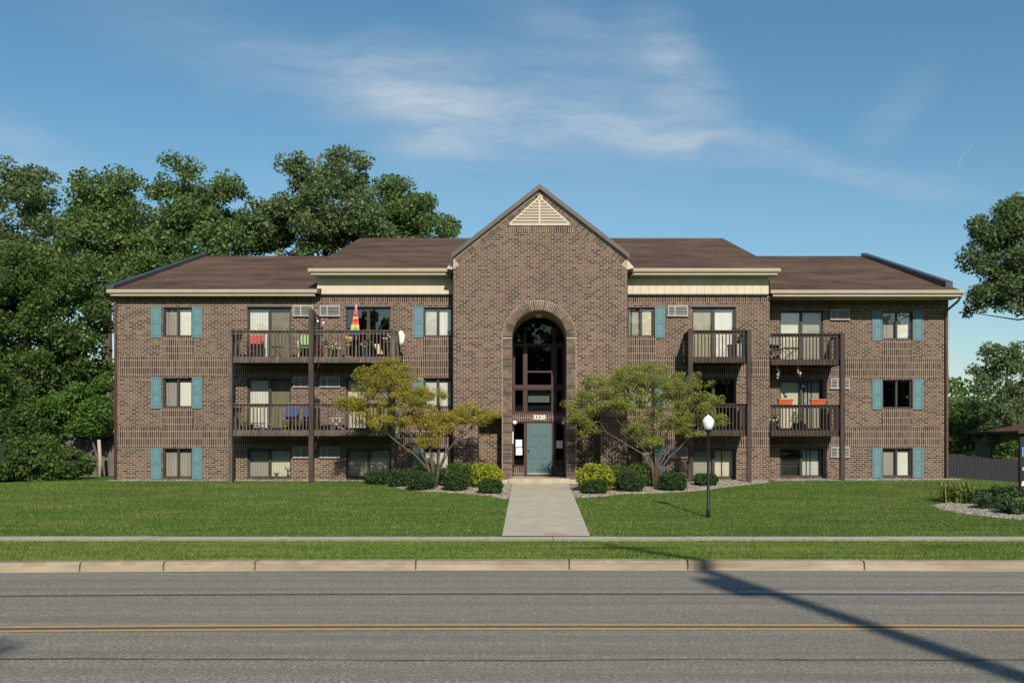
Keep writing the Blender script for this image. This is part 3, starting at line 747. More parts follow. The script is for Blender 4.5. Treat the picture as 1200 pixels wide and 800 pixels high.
# ---- projecting entrance bay
X0, X1 = fx(531, YB), fx(735.3, YB); XC = .328; ARC, AR, AZ = .313, 1.014, 5.68
ZT = 6.95; ZE, ZA = 8.66, 11.18
NH = 2.78; NL = (fx(560, YB), fx(588, YB)); NR = (fx(676, YB), fx(704, YB))
RW = .34
mb = MB()
wall_grid(mb, X0, ARC-AR, ZB, ZT, YB, [(NL[0], NL[1], ZB, NH)], [], reveal=.95)
wall_grid(mb, ARC+AR, X1, ZB, ZT, YB, [(NR[0], NR[1], ZB, NH)], [], reveal=.95)
N = 28
for i in range(N):
    a0, a1 = math.pi*i/N, math.pi*(i+1)/N
    p0 = (ARC+AR*math.cos(a0), AZ+AR*math.sin(a0)); p1 = (ARC+AR*math.cos(a1), AZ+AR*math.sin(a1))
    mb.face([(p0[0],YB,p0[1]), (p0[0],YB,ZT), (p1[0],YB,ZT), (p1[0],YB,p1[1])][::-1])
    mb.face([(p0[0],YB,p0[1]), (p1[0],YB,p1[1]), (p1[0],YB+2.08,p1[1]), (p0[0],YB+2.08,p0[1])], 3)
for x in (ARC-AR, ARC+AR): mb.face([(x,YB,ZB),(x,YB+2.08,ZB),(x,YB+2.08,AZ),(x,YB,AZ)])
mb.face([(X0,YB,ZT),(X1,YB,ZT),(X1,YB,ZE),(XC,YB,ZA),(X0,YB,ZE)])
for x in (X0, X1): mb.face([(x,YB,ZB),(x,YL,ZB),(x,YL,ZE),(x,YB,ZE)])
for a, b in (NL, NR): mb.face([(a,YB+.95,ZB),(b,YB+.95,ZB),(b,YB+.95,NH),(a,YB+.95,NH)])
mb.build('entrance_bay_wall', brickset, bld)
# arch ring of radial bricks, jamb courses, rake and vent-base soldiers
mb = MB(); n = 50
for i in range(n):
    a = math.pi*(i+.5)/n; c, s = math.cos(a), math.sin(a); j = rnd.uniform(-.004, .004)
    if math.pi*(AR+.17)/n > 0: mb.obox((ARC+(AR+.005+RW/2)*c, YB-.004+j*.3, AZ+(AR+.005+RW/2)*s), (RW/2*c, 0, RW/2*s), (0, .012, 0), (-s*.0275, 0, c*.0275), rnd.choice((0, 0, 0, 1)))
mv2 = simple('brick_voussoir_dark', (.045,.034,.03), (.028,.022,.02), 5, .9); VS = [M['vouss'], mv2]
mb.build('arch_bricks', VS, bld)
for sgn in (-1, 1):
    mb = MB(); z = .36
    while z < AZ - .05:
        xa = ARC+sgn*(AR+.006); mb.box(min(xa, xa+sgn*(RW-.01)), max(xa, xa+sgn*(RW-.01)), YB-.014, YB+.01, z+.006, z+.070, rnd.choice((0, 0, 0, 1))); z += .0813
    mb.build('jamb_bricks', VS, bld)
L = math.hypot(XC-X0, ZA-ZE); 
for sgn in (-1, 1):
    mb = MB(); xe = X0 if sgn < 0 else X1; d = Vector((XC-xe, 0, ZA-ZE)).normalized(); nrm = Vector((d.z, 0, -d.x)) * (1 if d.x > 0 else -1)
    if nrm.z > 0: nrm = -nrm
    k = int(L/.0813)
    for i in range(k):
        p = Vector((xe, YB-.004, ZE)) + d*(i+.5)*(L/k) + nrm*.225
        if abs(p.x-XC) < .06 or abs(p.x - XC) > abs(xe-XC)-.03: continue
        mb.obox(p, d*.0315, (0, .010, 0), nrm*.125, rnd.choice((0, 0, 0, 1)))
    mb.build('rake_bricks', VS, bld); q_ = [Vector((xe, YB-.005, ZE)), Vector((XC, YB-.005, ZA)), Vector((XC, YB-.005, ZA))+Vector((0,0,-.46)), Vector((xe, YB-.005, ZE))+Vector((0,0,-.46))]; mb = MB(); mb.face([tuple(v_) for v_ in (q_ if sgn > 0 else q_[::-1])]); mb.build('rake_mortar', M['mortar'], bld)
mb = MB()
VB = fz(263.5, YB); x = fx(594, YB)
while x < fx(671, YB): mb.box(x+.008, x+.071, YB-.014, YB+.01, VB-.27, VB-.02, rnd.choice((0, 0, 0, 1))); x += .0813
mb.build('vent_base_bricks', VS, bld); mb = MB(); mb.face([(fx(593.5,YB),YB-.0065,VB-.28),(fx(671.5,YB),YB-.0065,VB-.28),(fx(671.5,YB),YB-.0065,VB-.01),(fx(593.5,YB),YB-.0065,VB-.01)]); mb.build('vent_base_mortar', M['mortar'], bld)
mb = MB()      # mortar bed behind the ring
for i in range(N):
    a0, a1 = math.pi*i/N, math.pi*(i+1)/N; r0, r1 = AR+.001, AR+RW+.02
    mb.face([(ARC+r*math.cos(a), YB-.005, AZ+r*math.sin(a)) for r, a in ((r0,a0),(r1,a0),(r1,a1),(r0,a1))][::-1])
for sgn in (-1, 1):
    xa, xb = sorted((ARC+sgn*(AR+.001), ARC+sgn*(AR+RW+.015))); mb.face([(xa,YB-.005,.33),(xb,YB-.005,.33),(xb,YB-.005,AZ),(xa,YB-.005,AZ)])
mb.build('arch_mortar', M['mortar'], bld)
# gable vent
vt, vx0, vx1 = fz(231, YB), fx(596, YB), fx(668.5, YB); vc = (vx0+vx1)/2
mb = MB()
for k in range(9):
    z = VB + (vt-VB)*(k+.35)/9.4; hw = (vx1-vx0)/2*(1-(z-VB)/(vt-VB))-.02
    if hw > .05: mb.obox((vc, YB-.035, z), (hw, 0, 0), (0, .022, .012), (0, -.008, .030))
mb.box(vx0, vx1, YB-.05, YB-.02, VB-.03, VB+.03); mb.box(vc-.03, vc+.03, YB-.055, YB-.03, VB+.03, vt-.12)
for sgn in (-1, 1):
    xe = vx0 if sgn < 0 else vx1; d = Vector((vc-xe, 0, vt-VB)); mb.obox(((xe+vc)/2, YB-.035, (VB+vt)/2), d/2, (0, .015, 0), Vector((-d.z, 0, d.x)).normalized()*.025)
vo = mb.build('gable_vent', simple('vent_paint', (.58,.51,.40), (.52,.455,.35), 4, .6), bld)
mb = MB(); mb.face([(vx0+.05,YB-.008,VB),(vx1-.05,YB-.008,VB),(vc,YB-.008,vt-.04)]); mb.build('vent_backing', M['drape'], vo)
# bay roof
mb = MB(); ov = .12; Yr1 = 46.0
mslope = (ZA-ZE)/(XC-X0)
def bayroof(Ya, Yb, zoff0, zoff1, ext, mi):
    for sgn in (-1, 1):
        xe = (X0-ext) if sgn < 0 else (X1+ext); ze = ZE - ext*mslope
        a = [(xe, Ya, ze+zoff0), (xe, Yb, ze+zoff0), (XC, Yb, ZA+zoff0), (XC, Ya, ZA+zoff0)]; b = [(p[0], p[1], p[2]+zoff1-zoff0) for p in a]
        if sgn > 0: a, b = a[::-1], b[::-1]
        mb.face(b[::-1], mi); mb.face(a, mi)
        for i in range(4): j = (i+1) % 4; mb.face([a[i], b[i], b[j], a[j]], mi)
bayroof(YB-.10, Yr1, .05, .14, .02, 0); mb.build('bay_roof', M['roof'], bld)
mb = MB(); bayroof(YB-.15, YB-.101, -.03, .15, .06, 0); mb.build('rake_trim', M['trimgrey'], bld)

# ---- recessed entrance glazing
YG = YB + 2.08; gx = lambda p: fx(p, YG); g_z = lambda p: fz(p, YG); x0, x1 = ARC-AR, ARC+AR
ent = MB(); fd = (YG-.06, YG+.04)
vms = [(gx(614), gx(617)), (gx(647), gx(651.5))]
zb1 = g_z(494)
for a, b in vms: ent.box(a, b, fd[0], fd[1], .50, AZ+.62)
ent.box(x0, x1, fd[0]-.003, fd[1], g_z(405), g_z(402.5)); ent.box(x0, x1, fd[0]-.02, fd[1], g_z(456), g_z(452)); ent.box(x0, x1, fd[0]-.003, fd[1], g_z(485), g_z(483))
for a, b in ((x0, x0+.05), (x1-.05, x1)): ent.box(a, b, fd[0]+.003, fd[1], g_z(545), AZ)
ent.box(x0, x1, fd[0]-.004, fd[1], zb1-.05, zb1)
ent.box(x0+.05, vms[0][0], fd[0]+.005, fd[1], g_z(547), g_z(544.5)); ent.box(vms[1][1], x1-.05, fd[0]+.005, fd[1], g_z(547), g_z(544.5))
for a_, b_ in ((vms[0][1], vms[1][0]), (x0+.05, vms[0][0]), (vms[1][1], x1-.05)):
    for za_, zb_ in ((g_z(482.9), g_z(456.1)), (g_z(451.9), g_z(405.1))):
        e_ = .035; ent.box(a_+.001, a_+e_, YG-.045, YG-.02, za_, zb_); ent.box(b_-e_, b_-.001, YG-.045, YG-.02, za_, zb_); ent.box(a_+e_, b_-e_, YG-.045, YG-.02, za_, za_+e_); ent.box(a_+e_, b_-e_, YG-.045, YG-.02, zb_-e_, zb_)
ent.box(vms[0][1]+.001, vms[1][0]-.001, YG-.05, YG-.021, g_z(436.5), g_z(434.5))
eo = ent.build('entrance_frame', M['redframe'], bld)
def pane(xa, xb, za, zb, mat='glass_lobby'):
    p = MB(); p.box(xa, xb, YG-.015, YG-.005, za, zb); p.build('pane', M[mat], eo)
cols = [(x0+.05, vms[0][0]), (vms[0][1], vms[1][0]), (vms[1][1], x1-.05)]
for a, b in cols:
    pane(a, b, g_z(452), g_z(405)); pane(a, b, g_z(483), g_z(456))
pane(*cols[0], g_z(544.5), zb1-.05); pane(*cols[2], g_z(544.5), zb1-.05)
p = MB(); n = 24; zt = g_z(402.5)
p.prism([(x0+.02, zt)] + [(x1-.02, zt)] + [(ARC+(AR-.01)*math.cos(math.pi*i/n), AZ+(AR-.01)*math.sin(math.pi*i/n)) for i in range(1, n)], YG-.015, YG-.005); p.build('pane', M['glass_lobby'], eo)
# brick spandrel, side stubs
mb = MB(); mb.box(x0, x1, YG-.10, YG+.06, zb1+.001, g_z(485)-.001, 1); mb.build('brick_spandrel', brickset, bld); mb = MB(); mb.box(x0, vms[0][0]-.001, YG-.08, YG+.06, .47, g_z(547)-.001, 1); mb.build('brick_sill_wall', brickset, bld); mb = MB(); mb.box(vms[1][1]+.001, x1, YG-.08, YG+.06, .47, g_z(547)-.001, 1)
mb.build('brick_sill_wall', brickset, bld)
# lobby behind glass
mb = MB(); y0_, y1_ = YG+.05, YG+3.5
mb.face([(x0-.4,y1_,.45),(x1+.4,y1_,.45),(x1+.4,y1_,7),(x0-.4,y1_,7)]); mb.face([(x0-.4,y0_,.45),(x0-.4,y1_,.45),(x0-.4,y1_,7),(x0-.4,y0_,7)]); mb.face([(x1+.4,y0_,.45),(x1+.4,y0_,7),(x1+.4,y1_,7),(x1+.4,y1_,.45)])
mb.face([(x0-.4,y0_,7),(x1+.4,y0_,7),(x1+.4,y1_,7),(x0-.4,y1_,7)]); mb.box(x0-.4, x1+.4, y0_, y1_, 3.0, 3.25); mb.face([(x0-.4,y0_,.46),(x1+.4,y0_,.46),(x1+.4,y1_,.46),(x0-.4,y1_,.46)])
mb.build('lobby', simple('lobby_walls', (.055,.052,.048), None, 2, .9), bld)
mb = MB(); mb.box(cols[1][0]+.06, cols[1][1]-.06, YG+.25, YG+.27, g_z(471), g_z(457)); mb.build('lobby_blind', M['blind_grey'], bld)
mb = MB(); mb.box(-.02, .62, YG+.3, YG+.4, g_z(480.5), g_z(476.5)); mb.box(.10, .50, YG+.28, YG+.42, g_z(481.5), g_z(475.5)); mb.build('emergency_light', M['white'], bld)
# door
dx0, dx1 = vms[0][1]+.012, vms[1][0]-.012; dz0, dz1 = .545, zb1-.06
mb = MB(); mb.box(dx0, dx1, YG-.05, YG+.0, dz0, dz1)
o = mb.build('entrance_door', M['doorteal'], bld, bevel=.004)
mb = MB(); wpan = (dx1-dx0-.34)/2
for r_ in range(4):
    za = dz0+.16+r_*(dz1-dz0-.22)/4; zb_ = za+(dz1-dz0-.22)/4-.10
    for c_ in (0, 1):
        xa = dx0+.13+c_*(wpan+.08)
        mb.box(xa, xa+wpan, YG-.056, YG-.049, za, zb_); mb.box(xa+.035, xa+wpan-.035, YG-.068, YG-.055, za+.035, zb_-.035)
mb.build('raised_panels', M['doorteal'], o, bevel=.004)
mb = MB(); mb.box(dx0+.02, dx1-.02, YG-.06, YG-.045, dz0+.004, dz0+.05); mb.build('kick_strip', M['grey'], o)
mb = MB(); mb.tube([(dx0+.075, YG-.05, dz0+.93), (dx0+.075, YG-.10, dz0+.93)], .018, 10); mb.ell((dx0+.075, YG-.115, dz0+.93), (.03,.025,.03)); mb.build('door_knob', M['black'], o)
mb = MB(); mb.box(dx0-.012, dx1+.012, YG-.07, YG+.03, .47, dz0-.002); mb.build('threshold', M['redframe'], o)
# house number
cu = bpy.data.curves.new('number', 'FONT'); cu.body = '3320'; cu.size = .24; cu.extrude = .012; cu.offset = .008; cu.align_x = 'CENTER'; cu.space_character = 1.02
to = bpy.data.objects.new('tmp', cu); sc.collection.objects.link(to); dg = bpy.context.evaluated_depsgraph_get(); dg.update()
me = bpy.data.meshes.new_from_object(to.evaluated_get(dg)); bpy.data.objects.remove(to)
me.materials.clear(); me.materials.append(M['white'])
no = bpy.data.objects.new('house_number', me); link(no, bld, (gx(632), YG-.12, g_z(491.2))); no.rotation_euler = (math.radians(90), 0, 0)
# globe wall lights, ceiling light, intercom
for cx in (gx(603.3), gx(660.5)):
    mb = MB(); mb.ell((cx, YG-.16, g_z(495)), (.085,.085,.085), 16, 10); o = mb.build('globe_light', M['globe'], bld)
    b2 = MB(); b2.tube([(cx, YG-.06, g_z(492.0)), (cx, YG-.17, g_z(492.0))], .02, 8); b2.build('bracket', M['black'], o)
mb = MB(); mb.lathe((ARC, YB+1.05, AZ+AR-.02), [(.0,-.13),(.09,-.12),(.14,-.07),(.15,0)]); mb.build('ceiling_light', M['blind_cream'], bld)
mb = MB(); mb.box(ARC-AR+.002, ARC-AR+.035, YB+1.1, YB+1.35, 1.75, 2.2); mb.build('intercom', M['white'], bld)
# stoop
mb = MB(); mb.box(fx(596, 35.3), fx(668, 35.3), 35.25, YG+.1, .10, .47); mb.box(-2.85, fx(596,35.3)-.004, 35.35, YB-.003, .1, .44); mb.box(fx(668,35.3)+.004, 2.9, 35.35, YB-.003, .1, .44)
mb.build('stoop', M['concrete_tan'], bld, bevel=.01)

# ---- roofs
def slope_roof(xa, xb, Ye, ze, th=.13, mi=0):
    mb = MB(); Yb = 2*RY_ - Ye
    for s in (0, 1):
        A = [(xa, Ye, ze), (xb, Ye, ze), (xb, RY_, RZ_), (xa, RY_, RZ_)] if s == 0 else [(xa, RY_, RZ_), (xb, RY_, RZ_), (xb, Yb, ze), (xa, Yb, ze)]
        mb.face(A); B = [(p[0], p[1], p[2]-th) for p in A]; mb.face(B[::-1], 0)
    mb.face([(xa,Ye,ze-th),(xb,Ye,ze-th),(xb,Ye,ze),(xa,Ye,ze)])
    mb.face([(xa,Yb,ze-th),(xa,Yb,ze),(xb,Yb,ze),(xb,Yb,ze-th)])
    for x in (xa, xb):
        mb.face([(x,Ye,ze-th),(x,Ye,ze),(x,RY_,RZ_),(x,RY_,RZ_-th)]); mb.face([(x,Yb,ze-th),(x,Yb,ze),(x,RY_,RZ_),(x,RY_,RZ_-th)])
    return mb
RY_, RZ_ = RY, RZ
CX0, CX1 = -8.38, 9.40
slope_roof(XL-.05, -8.0, 36.62, 7.60).build('roof', M['roof'], bld)
slope_roof(9.0, XR+.02, 37.0, 7.63).build('roof', M['roof'], bld)
RZ_ = 11.78
slope_roof(CX0, CX1, 36.4, 8.36).build('roof', M['roof'], bld)
# gable infill between wing roofs and raised centre roof
mb = MB()
for x in (-8.17, 9.10):
    mb.face([(x,36.9,7.45),(x,36.9,8.3),(x,RY,11.72),(x,RY,10.85)]); mb.face([(x,57.5,7.45),(x,57.5,8.3),(x,RY,11.72),(x,RY,10.85)])
mb.build('gable_infill', M['siding'], bld)
# cream siding band with vertical grooves
mb = MB()
for a, b in ((-8.17, X0-.002), (X1+.002, 9.10)):
    n = int((b-a)/.305); s = (b-a)/n
    for k in range(n): mb.box(a+k*s+(.0035 if k else 0), a+(k+1)*s-.0035, 36.88, YL+.3, 7.47, 8.22)
    mb.box(a+.02, b-.02, 36.9, YL+.29, 7.475, 8.215, 1)
    mb.build('siding_band', [M['siding'], M['tan']], bld); mb = MB()
mb = MB(); mb.box(-8.15, X0-.01, 36.90, YL+.1, 7.425, 7.469); mb.box(X1+.01, 9.08, 36.90, YL+.1, 7.425, 7.469); mb.build('siding_shadow_strip', M['darkframe'], bld)  # dark strip standing in for the shadow line below the jutting siding
# gutters and fascias
def gutter(xa, xb, Y, z, soffit_to):
    g = MB(); g.prism([(0,0)]*3, 0, 0) if False else None
    prof = [(Y-.10, z), (Y-.10, z-.04), (Y-.075, z-.12), (Y-.02, z-.13), (Y-.004, z-.13), (Y-.004, z)]
    b = len(g.v); n = len(prof)
    g.v += [(xa, y, zz_) for y, zz_ in prof] + [(xb, y, zz_) for y, zz_ in prof]
    for i in range(n): j = (i+1) % n; g.f.append((b+i, b+n+i, b+n+j, b+j)); g.m.append(0); g.sm.append(False)
    g.f.append(tuple(b+i for i in range(n))); g.m.append(0); g.sm.append(False); g.f.append(tuple(b+n+i for i in reversed(range(n)))); g.m.append(0); g.sm.append(False)
    g.build('gutter', M['cream'], bld)
    f = MB(); f.box(xa+.1, xb-.1 if xb < 16 else xb, Y-.003, Y+.03, z-.22, z-.02); f.build('fascia', M['cream'], bld)
    s = MB(); s.box(xa+.1, xb-.1 if xb < 16 else xb, Y+.031, soffit_to, z-.215, z-.19); s.build('soffit', M['siding'], bld)
gutter(XL-.10, -8.10, 36.62, 7.585, YL-.002); gutter(XBR+.02, XR+.10, 37.0, 7.62, YR-.002)
gutter(CX0-.02, X0-.02, 36.4, 8.345, 36.88); gutter(X1+.02, CX1+.02, 36.4, 8.345, 36.88)
# cream eave returns beside the bay
mb = MB(); mb.prism([(X0-.26, 8.28), (X0-.003, 8.24), (X0-.003, 8.62)], 35.95, 36.39); mb.prism([(X1+.003, 8.24), (X1+.28, 8.30), (X1+.003, 8.62)], 35.95, 36.39)
mb.build('eave_return', M['siding'], bld)
# raised rake parapets at both ends
mb = MB(); sl = (RZ-7.6)/(RY-36.62)
def rakewall(xa, xb, Ya):
    za = 7.6 + sl*(Ya-36.62); P = [(Ya, za-.2), (Ya, za+.15), (RY, RZ+.15), (RY, RZ-.2)]
    b = len(mb.v); mb.v += [(xa, y, z) for y, z in P] + [(xb, y, z) for y, z in P]
    for i in range(4): j = (i+1) % 4; mb.f.append((b+i, b+j, b+4+j, b+4+i)); mb.m.append(0); mb.sm.append(False)
    mb.f.append((b,b+1,b+2,b+3)); mb.m.append(0); mb.sm.append(False); mb.f.append((b+7,b+6,b+5,b+4)); mb.m.append(0); mb.sm.append(False)
rakewall(XL-.12, XL+.13, 36.62); mb.build('rake_parapet', M['slate'], bld); mb = MB(); rakewall(XR-.30, XR-.02, 37.65)
mb.build('rake_parapet', M['slate'], bld)
# downspouts
def spout(path, mat='brown'): m_ = MB(); m_.tube(path, .045, 8); m_.build('downspout', M[mat], bld)
spd = simple('brick_brown_downspout', (.17,.085,.065), (.14,.07,.055), 4, .5); M['spd'] = spd
spout([(XL+.03, 36.56, 7.48), (XL+.06, 36.85, 7.30), (XL+.06, 36.94, 7.15), (XL+.06, 36.94, .38)], 'spd')
spout([(XR+.06, 36.93, 7.52), (XR+.02, 37.3, 7.25), (XR-.11, 37.98, 6.98), (XR-.11, 38.04, 6.8), (XR-.11, 38.04, .30)], 'spd')
spout([(X0-.30, 36.33, 8.24), (X0-.10, 36.55, 8.05), (X0-.07, 36.80, 7.9), (X0-.07, 36.80, .38)])
spout([(X1+.30, 36.33, 8.24), (X1+.12, 36.45, 8.1), (X1+.08, 36.80, 7.9), (X1+.08, 36.80, .38)])

# ---- balconies
def balcony(xa, xb, Yf, Yw, zd, wood, left=True, right=True):
    mb = MB()
    y = Yf+.05
    while y < Yw-.02: mb.box(xa+.04, xb-.04, y, min(y+.139, Yw-.004), zd-.035, zd); y += .142
    o_mb = mb; ob = o_mb.build('balcony_deck', M[wood], bld)
    r = MB(); r.box(xa, xb, Yf+.0, Yf+.045, zd-.22, zd-.0)
    if left: r.box(xa, xa+.04, Yf+.046, Yw-.004, zd-.22, zd)
    if right: r.box(xb-.04, xb, Yf+.046, Yw-.004, zd-.22, zd)
    r.build('rim_board', M[wood], ob)
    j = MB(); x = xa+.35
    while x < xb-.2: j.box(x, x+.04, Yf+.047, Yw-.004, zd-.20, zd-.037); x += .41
    j.box(xa+.05, xb-.05, Yf+.06, Yw-.01, zd-.205, zd-.2005); j.build('joists', M['joist_shade'], ob)  # joists plus a thin sheet, both in the painted shade colour
    t = MB(); zr = zd+.98
    t.box(xa-.01, xb+.01, Yf-.06, Yf+.08, zr-.035, zr); t.box(xa+.02, xb-.02, Yf+.012, Yf+.045, zr-.14, zr-.037)
    for f, x in ((left, xa), (right, xb-.04)):
        if f: t.box(x-.02, x+.06, Yf+.082, Yw-.004, zr-.035, zr-.002); t.box(x, x+.035, Yf+.082, Yw-.004, zr-.14, zr-.037)
    t.build('railing', M[wood], ob)
    b = MB(); n = int((xb-xa-.1)/.128); s = (xb-xa-.1)/n
    for k in range(n+1):
        x = xa+.05+k*s; dz = rnd.uniform(-.012, .012); b.box(x-.019, x+.019, Yf-.036, Yf-.001, zd-.17+dz, zr-.037)
    m = int((Yw-Yf-.1)/.13)
    for f, x in ((left, xa-.034), (right, xb+.0)):
        if f:
            for k in range(m): yy = Yf+.13+k*.13; b.box(x, x+.034, yy-.019, yy+.019, zd-.17, zr-.037)
    b.build('balusters', M[wood], ob); return ob
YF = 35.8; bx = lambda p: fx(p, YF)
for zd in DECK[1:]:
    balcony(bx(271), bx(365), YF, YL, zd, 'wood', True, False); balcony(bx(366), bx(464), YF, YL, zd, 'wood', False, True)
    balcony(bx(808), bx(877), YF, YL, zd, 'wood_dark')
    balcony(XBR+.02, fx(986, 36.9), 36.9, YR, zd, 'wood_dark', False, True)
def post(x, Y, z1, w=.14, mat='wood', z0=.30):
    m_ = MB(); m_.box(x-w/2, x+w/2, Y-w/2, Y+w/2, z0, z1); m_.build('balcony_post', M[mat], bld, bevel=.005)
post(bx(271), YF-.08, 5.97); post(bx(365.5), YF-.09, 6.72, .17, 'wood_dark'); post(bx(461.5), YF-.09, 5.97)
post(bx(808.5), YF-.08, 5.97, .17, 'wood_dark'); post(bx(877), YF-.09, 5.96, .15, 'wood_dark'); post(fx(986, 36.9), 36.81, 5.95, .17, 'wood_dark')
for zd in DECK[1:]:
    m_ = MB()
    for k in range(8): m_.box(bx(366.4)-.02, bx(366.4)+.02, YF+.13+k*.13, YF+.25+k*.13, zd+.01, zd+(1.65 if zd > 4 else 1.2)); 
    m_.build('privacy_screen', M['wood_dark'], bld)

# ------------------------------------------------------------------ foliage
def leaf_quads(C, size, r, up=0.0, elong=1.0):
    n = len(C); a = r.normal(size=(n,3)); a[:,2] *= (1-up); a /= np.linalg.norm(a, axis=1)[:,None]
    t = r.normal(size=(n,3)); t -= a*(t*a).sum(1)[:,None]; t /= np.linalg.norm(t, axis=1)[:,None]; b = np.cross(a, t)
    s = size * r.uniform(.6, 1.35, n)[:,None]
    V = np.empty((n,4,3)); V[:,0] = C-t*s*elong; V[:,1] = C-b*s*.55+t*s*.1+a*s*.12; V[:,2] = C+t*s*elong; V[:,3] = C+b*s*.55+t*s*.1+a*s*.12
    return V.reshape(-1, 3)
def tree(name, label, cat, ells, Y, base, leaf, size, nclump, per, clump_r, depth=.9, trunk_r=.25, bark='bark', seed=0, group=None, limbs=26, stems=1, flat=.8, squash=.75, fine_=.74, droop=.55):
    """ells: crown lobes as (x, z, rx, rz) metres; Y = depth of the tree; base=(x,y,z)"""
    r = np.random.default_rng(seed); rr = random.Random(seed)
    root = empty(name, base); tag(root, label, cat, group)
    A = np.array([e[2]*e[3] for e in ells]); pr_ = A/A.sum(); cl = []
    ymax_ = max(e[2] for e in ells)
    clump_r *= .72; nclump = int(nclump*1.75); per = per*.62
    for _ in range(nclump):
        e = ells[r.choice(len(ells), p=pr_)]; d = r.normal(size=3); d /= np.linalg.norm(d); q = r.uniform(.2, 1)**.45 * (r.uniform(1.0, 1.22) if r.random() < .22 else 1)
        ry = max(e[2]*depth, clump_r*1.2)
        cl.append((e[0]+d[0]*e[2]*q, Y+d[1]*ry*q + (r.uniform(-.25,.25)*ymax_), e[1]+d[2]*e[3]*q, clump_r*r.uniform(.45, 1.35)))
    C = []
    for (x, y, z, cr) in cl:
        k = int(per*1.6*(cr/clump_r)**2); d = r.normal(size=(k,3)); d /= np.linalg.norm(d, axis=1)[:,None]; q = r.uniform(0, 1, k)**.42
        C.append(np.stack([x+d[:,0]*cr*q, y+d[:,1]*cr*q, z+d[:,2]*cr*q*squash], 1))
    C = np.concatenate(C); quads('crown', leaf_quads(C, size*fine_, r, flat*0), len(C), M[leaf], root)
    t = MB(); top = max(e[1]+e[3]*.1 for e in ells); cx = np.average([e[0] for e in ells], weights=A)
    bx_, by_, bz_ = base
    trunks = []
    for s_ in range(stems):
        if stems == 1:
            path = [(bx_, by_, bz_-.1), (bx_+(cx-bx_)*.15, by_, bz_+(top-bz_)*.25), (bx_+(cx-bx_)*.6, (by_+Y)/2, bz_+(top-bz_)*.6), (cx, Y, top)]
            t.tube(path, [trunk_r*1.2, trunk_r, trunk_r*.65, trunk_r*.15], 9); trunks.append(path)
    lo = min(e[1]-e[3] for e in ells)
    for (x, y, z, cr) in rr.sample(cl, min(limbs, len(cl))):
        if stems == 1:
            p = trunks[0]; zz_ = min(max(z - abs(x-cx)*droop - .4, bz_+(top-bz_)*.18), top*.96)
            for i in range(3):
                if p[i][2] <= zz_ <= p[i+1][2] or i == 2:
                    u = (zz_-p[i][2])/max(p[i+1][2]-p[i][2], .01); u = min(max(u, 0), 1); s0 = Vector(p[i]).lerp(Vector(p[i+1]), u); break
            rad = trunk_r*.3*(1-.5*zz_/max(top, 1)) 
        e_ = Vector((x, y, z)); m1 = s0.lerp(e_, .5) + Vector((rr.uniform(-.3,.3), rr.uniform(-.3,.3), -.12*(e_-s0).length*rr.random()))*1.0
        t.tube([s0, m1, e_], [rad, rad*.55, rad*.15], 5)
    t.build('trunk', M[bark], root)
    return root
def E(Y, L): return [(fx(a, Y), fz(b, Y), c*Y/F, d*Y/F) for a, b, c, d in L]
def base(px, Y): X = fx(px, Y); return (X, Y, gz(X, Y))

GB = 'tall trees behind the building'
tree('tree', 'tall grey-green tree at the far left edge behind the lower maple', 'tree', E(60, [(20,262,48,60),(48,232,32,38),(8,222,20,28),(10,320,60,60),(70,300,40,60)]), 60, base(25,60), 'leaf_far2', .17, 92, 180, 1.2, seed=1, group=GB, trunk_r=.35)
tree('tree', 'tall tree rising between the far left tree and the roof corner, with an uneven top', 'tree', E(58, [(125,262,38,48),(148,224,26,26),(112,226,20,22),(110,310,50,60),(150,300,40,50)]), 58, base(125,58), 'leaf_far', .17, 92, 180, 1.15, seed=2, group=GB, trunk_r=.35)
tree('tree', 'tall leafy tree rising behind the left slope of the roof', 'tree', E(57, [(213,214,26,28),(255,248,36,40),(190,262,36,45),(240,290,55,45),(212,200,15,14),(272,225,16,16),(180,225,16,18),(290,275,22,30),(185,330,50,45)]), 57, base(215,57), 'leaf_far', .16, 108, 180, 1.1, seed=3, group=GB, trunk_r=.35)
tree('tree', 'tallest tree behind the roof, with a high rounded crown top', 'tree', E(58, [(403,200,26,24),(352,222,22,24),(392,245,58,36),(345,270,48,36),(420,280,50,30),(322,262,22,28),(306,270,22,28),(348,196,12,12),(416,184,16,12)]), 58, base(395,62), 'leaf_far2', .16, 118, 180, 1.05, seed=4, group=GB, trunk_r=.35)
tree('tree', 'lower spreading tree behind the roof just left of the brick gable', 'tree', E(59, [(478,243,24,26),(505,272,32,20),(462,225,13,14),(450,270,36,34),(497,238,11,12),(520,268,14,12),(490,300,45,22)]), 59, base(480,60), 'leaf_far', .155, 70, 180, 1.0, seed=5, group=GB, trunk_r=.28)
tree('tree', 'broad dark maple standing left of the building in front of the tall trees', 'tree', E(46, [(30,400,70,60),(85,385,45,60),(20,335,50,42),(65,335,50,34),(100,430,32,40),(-40,380,60,80),(45,460,70,40)]), 46, base(40,46), 'leaf_mid', .125, 150, 240, .95, seed=6, trunk_r=.3)
tree('tree', 'small bright green young tree beside the left corner of the building', 'tree', E(41.5, [(104,462,24,24),(116,488,18,18),(88,490,24,18),(70,475,22,20)]), 41.5, base(117,41.5), 'leaf_bright', .095, 52, 190, .55, seed=7, trunk_r=.07, bark='bark_pale', limbs=14)
tree('tree', 'young green tree in the shade at the left edge above the hedge', 'tree', E(41, [(5,470,40,36),(-45,450,50,60),(34,498,34,24),(-10,520,45,30)]), 41, base(5,41), 'leaf_mid', .10, 95, 200, .7, seed=8, trunk_r=.09, limbs=14)
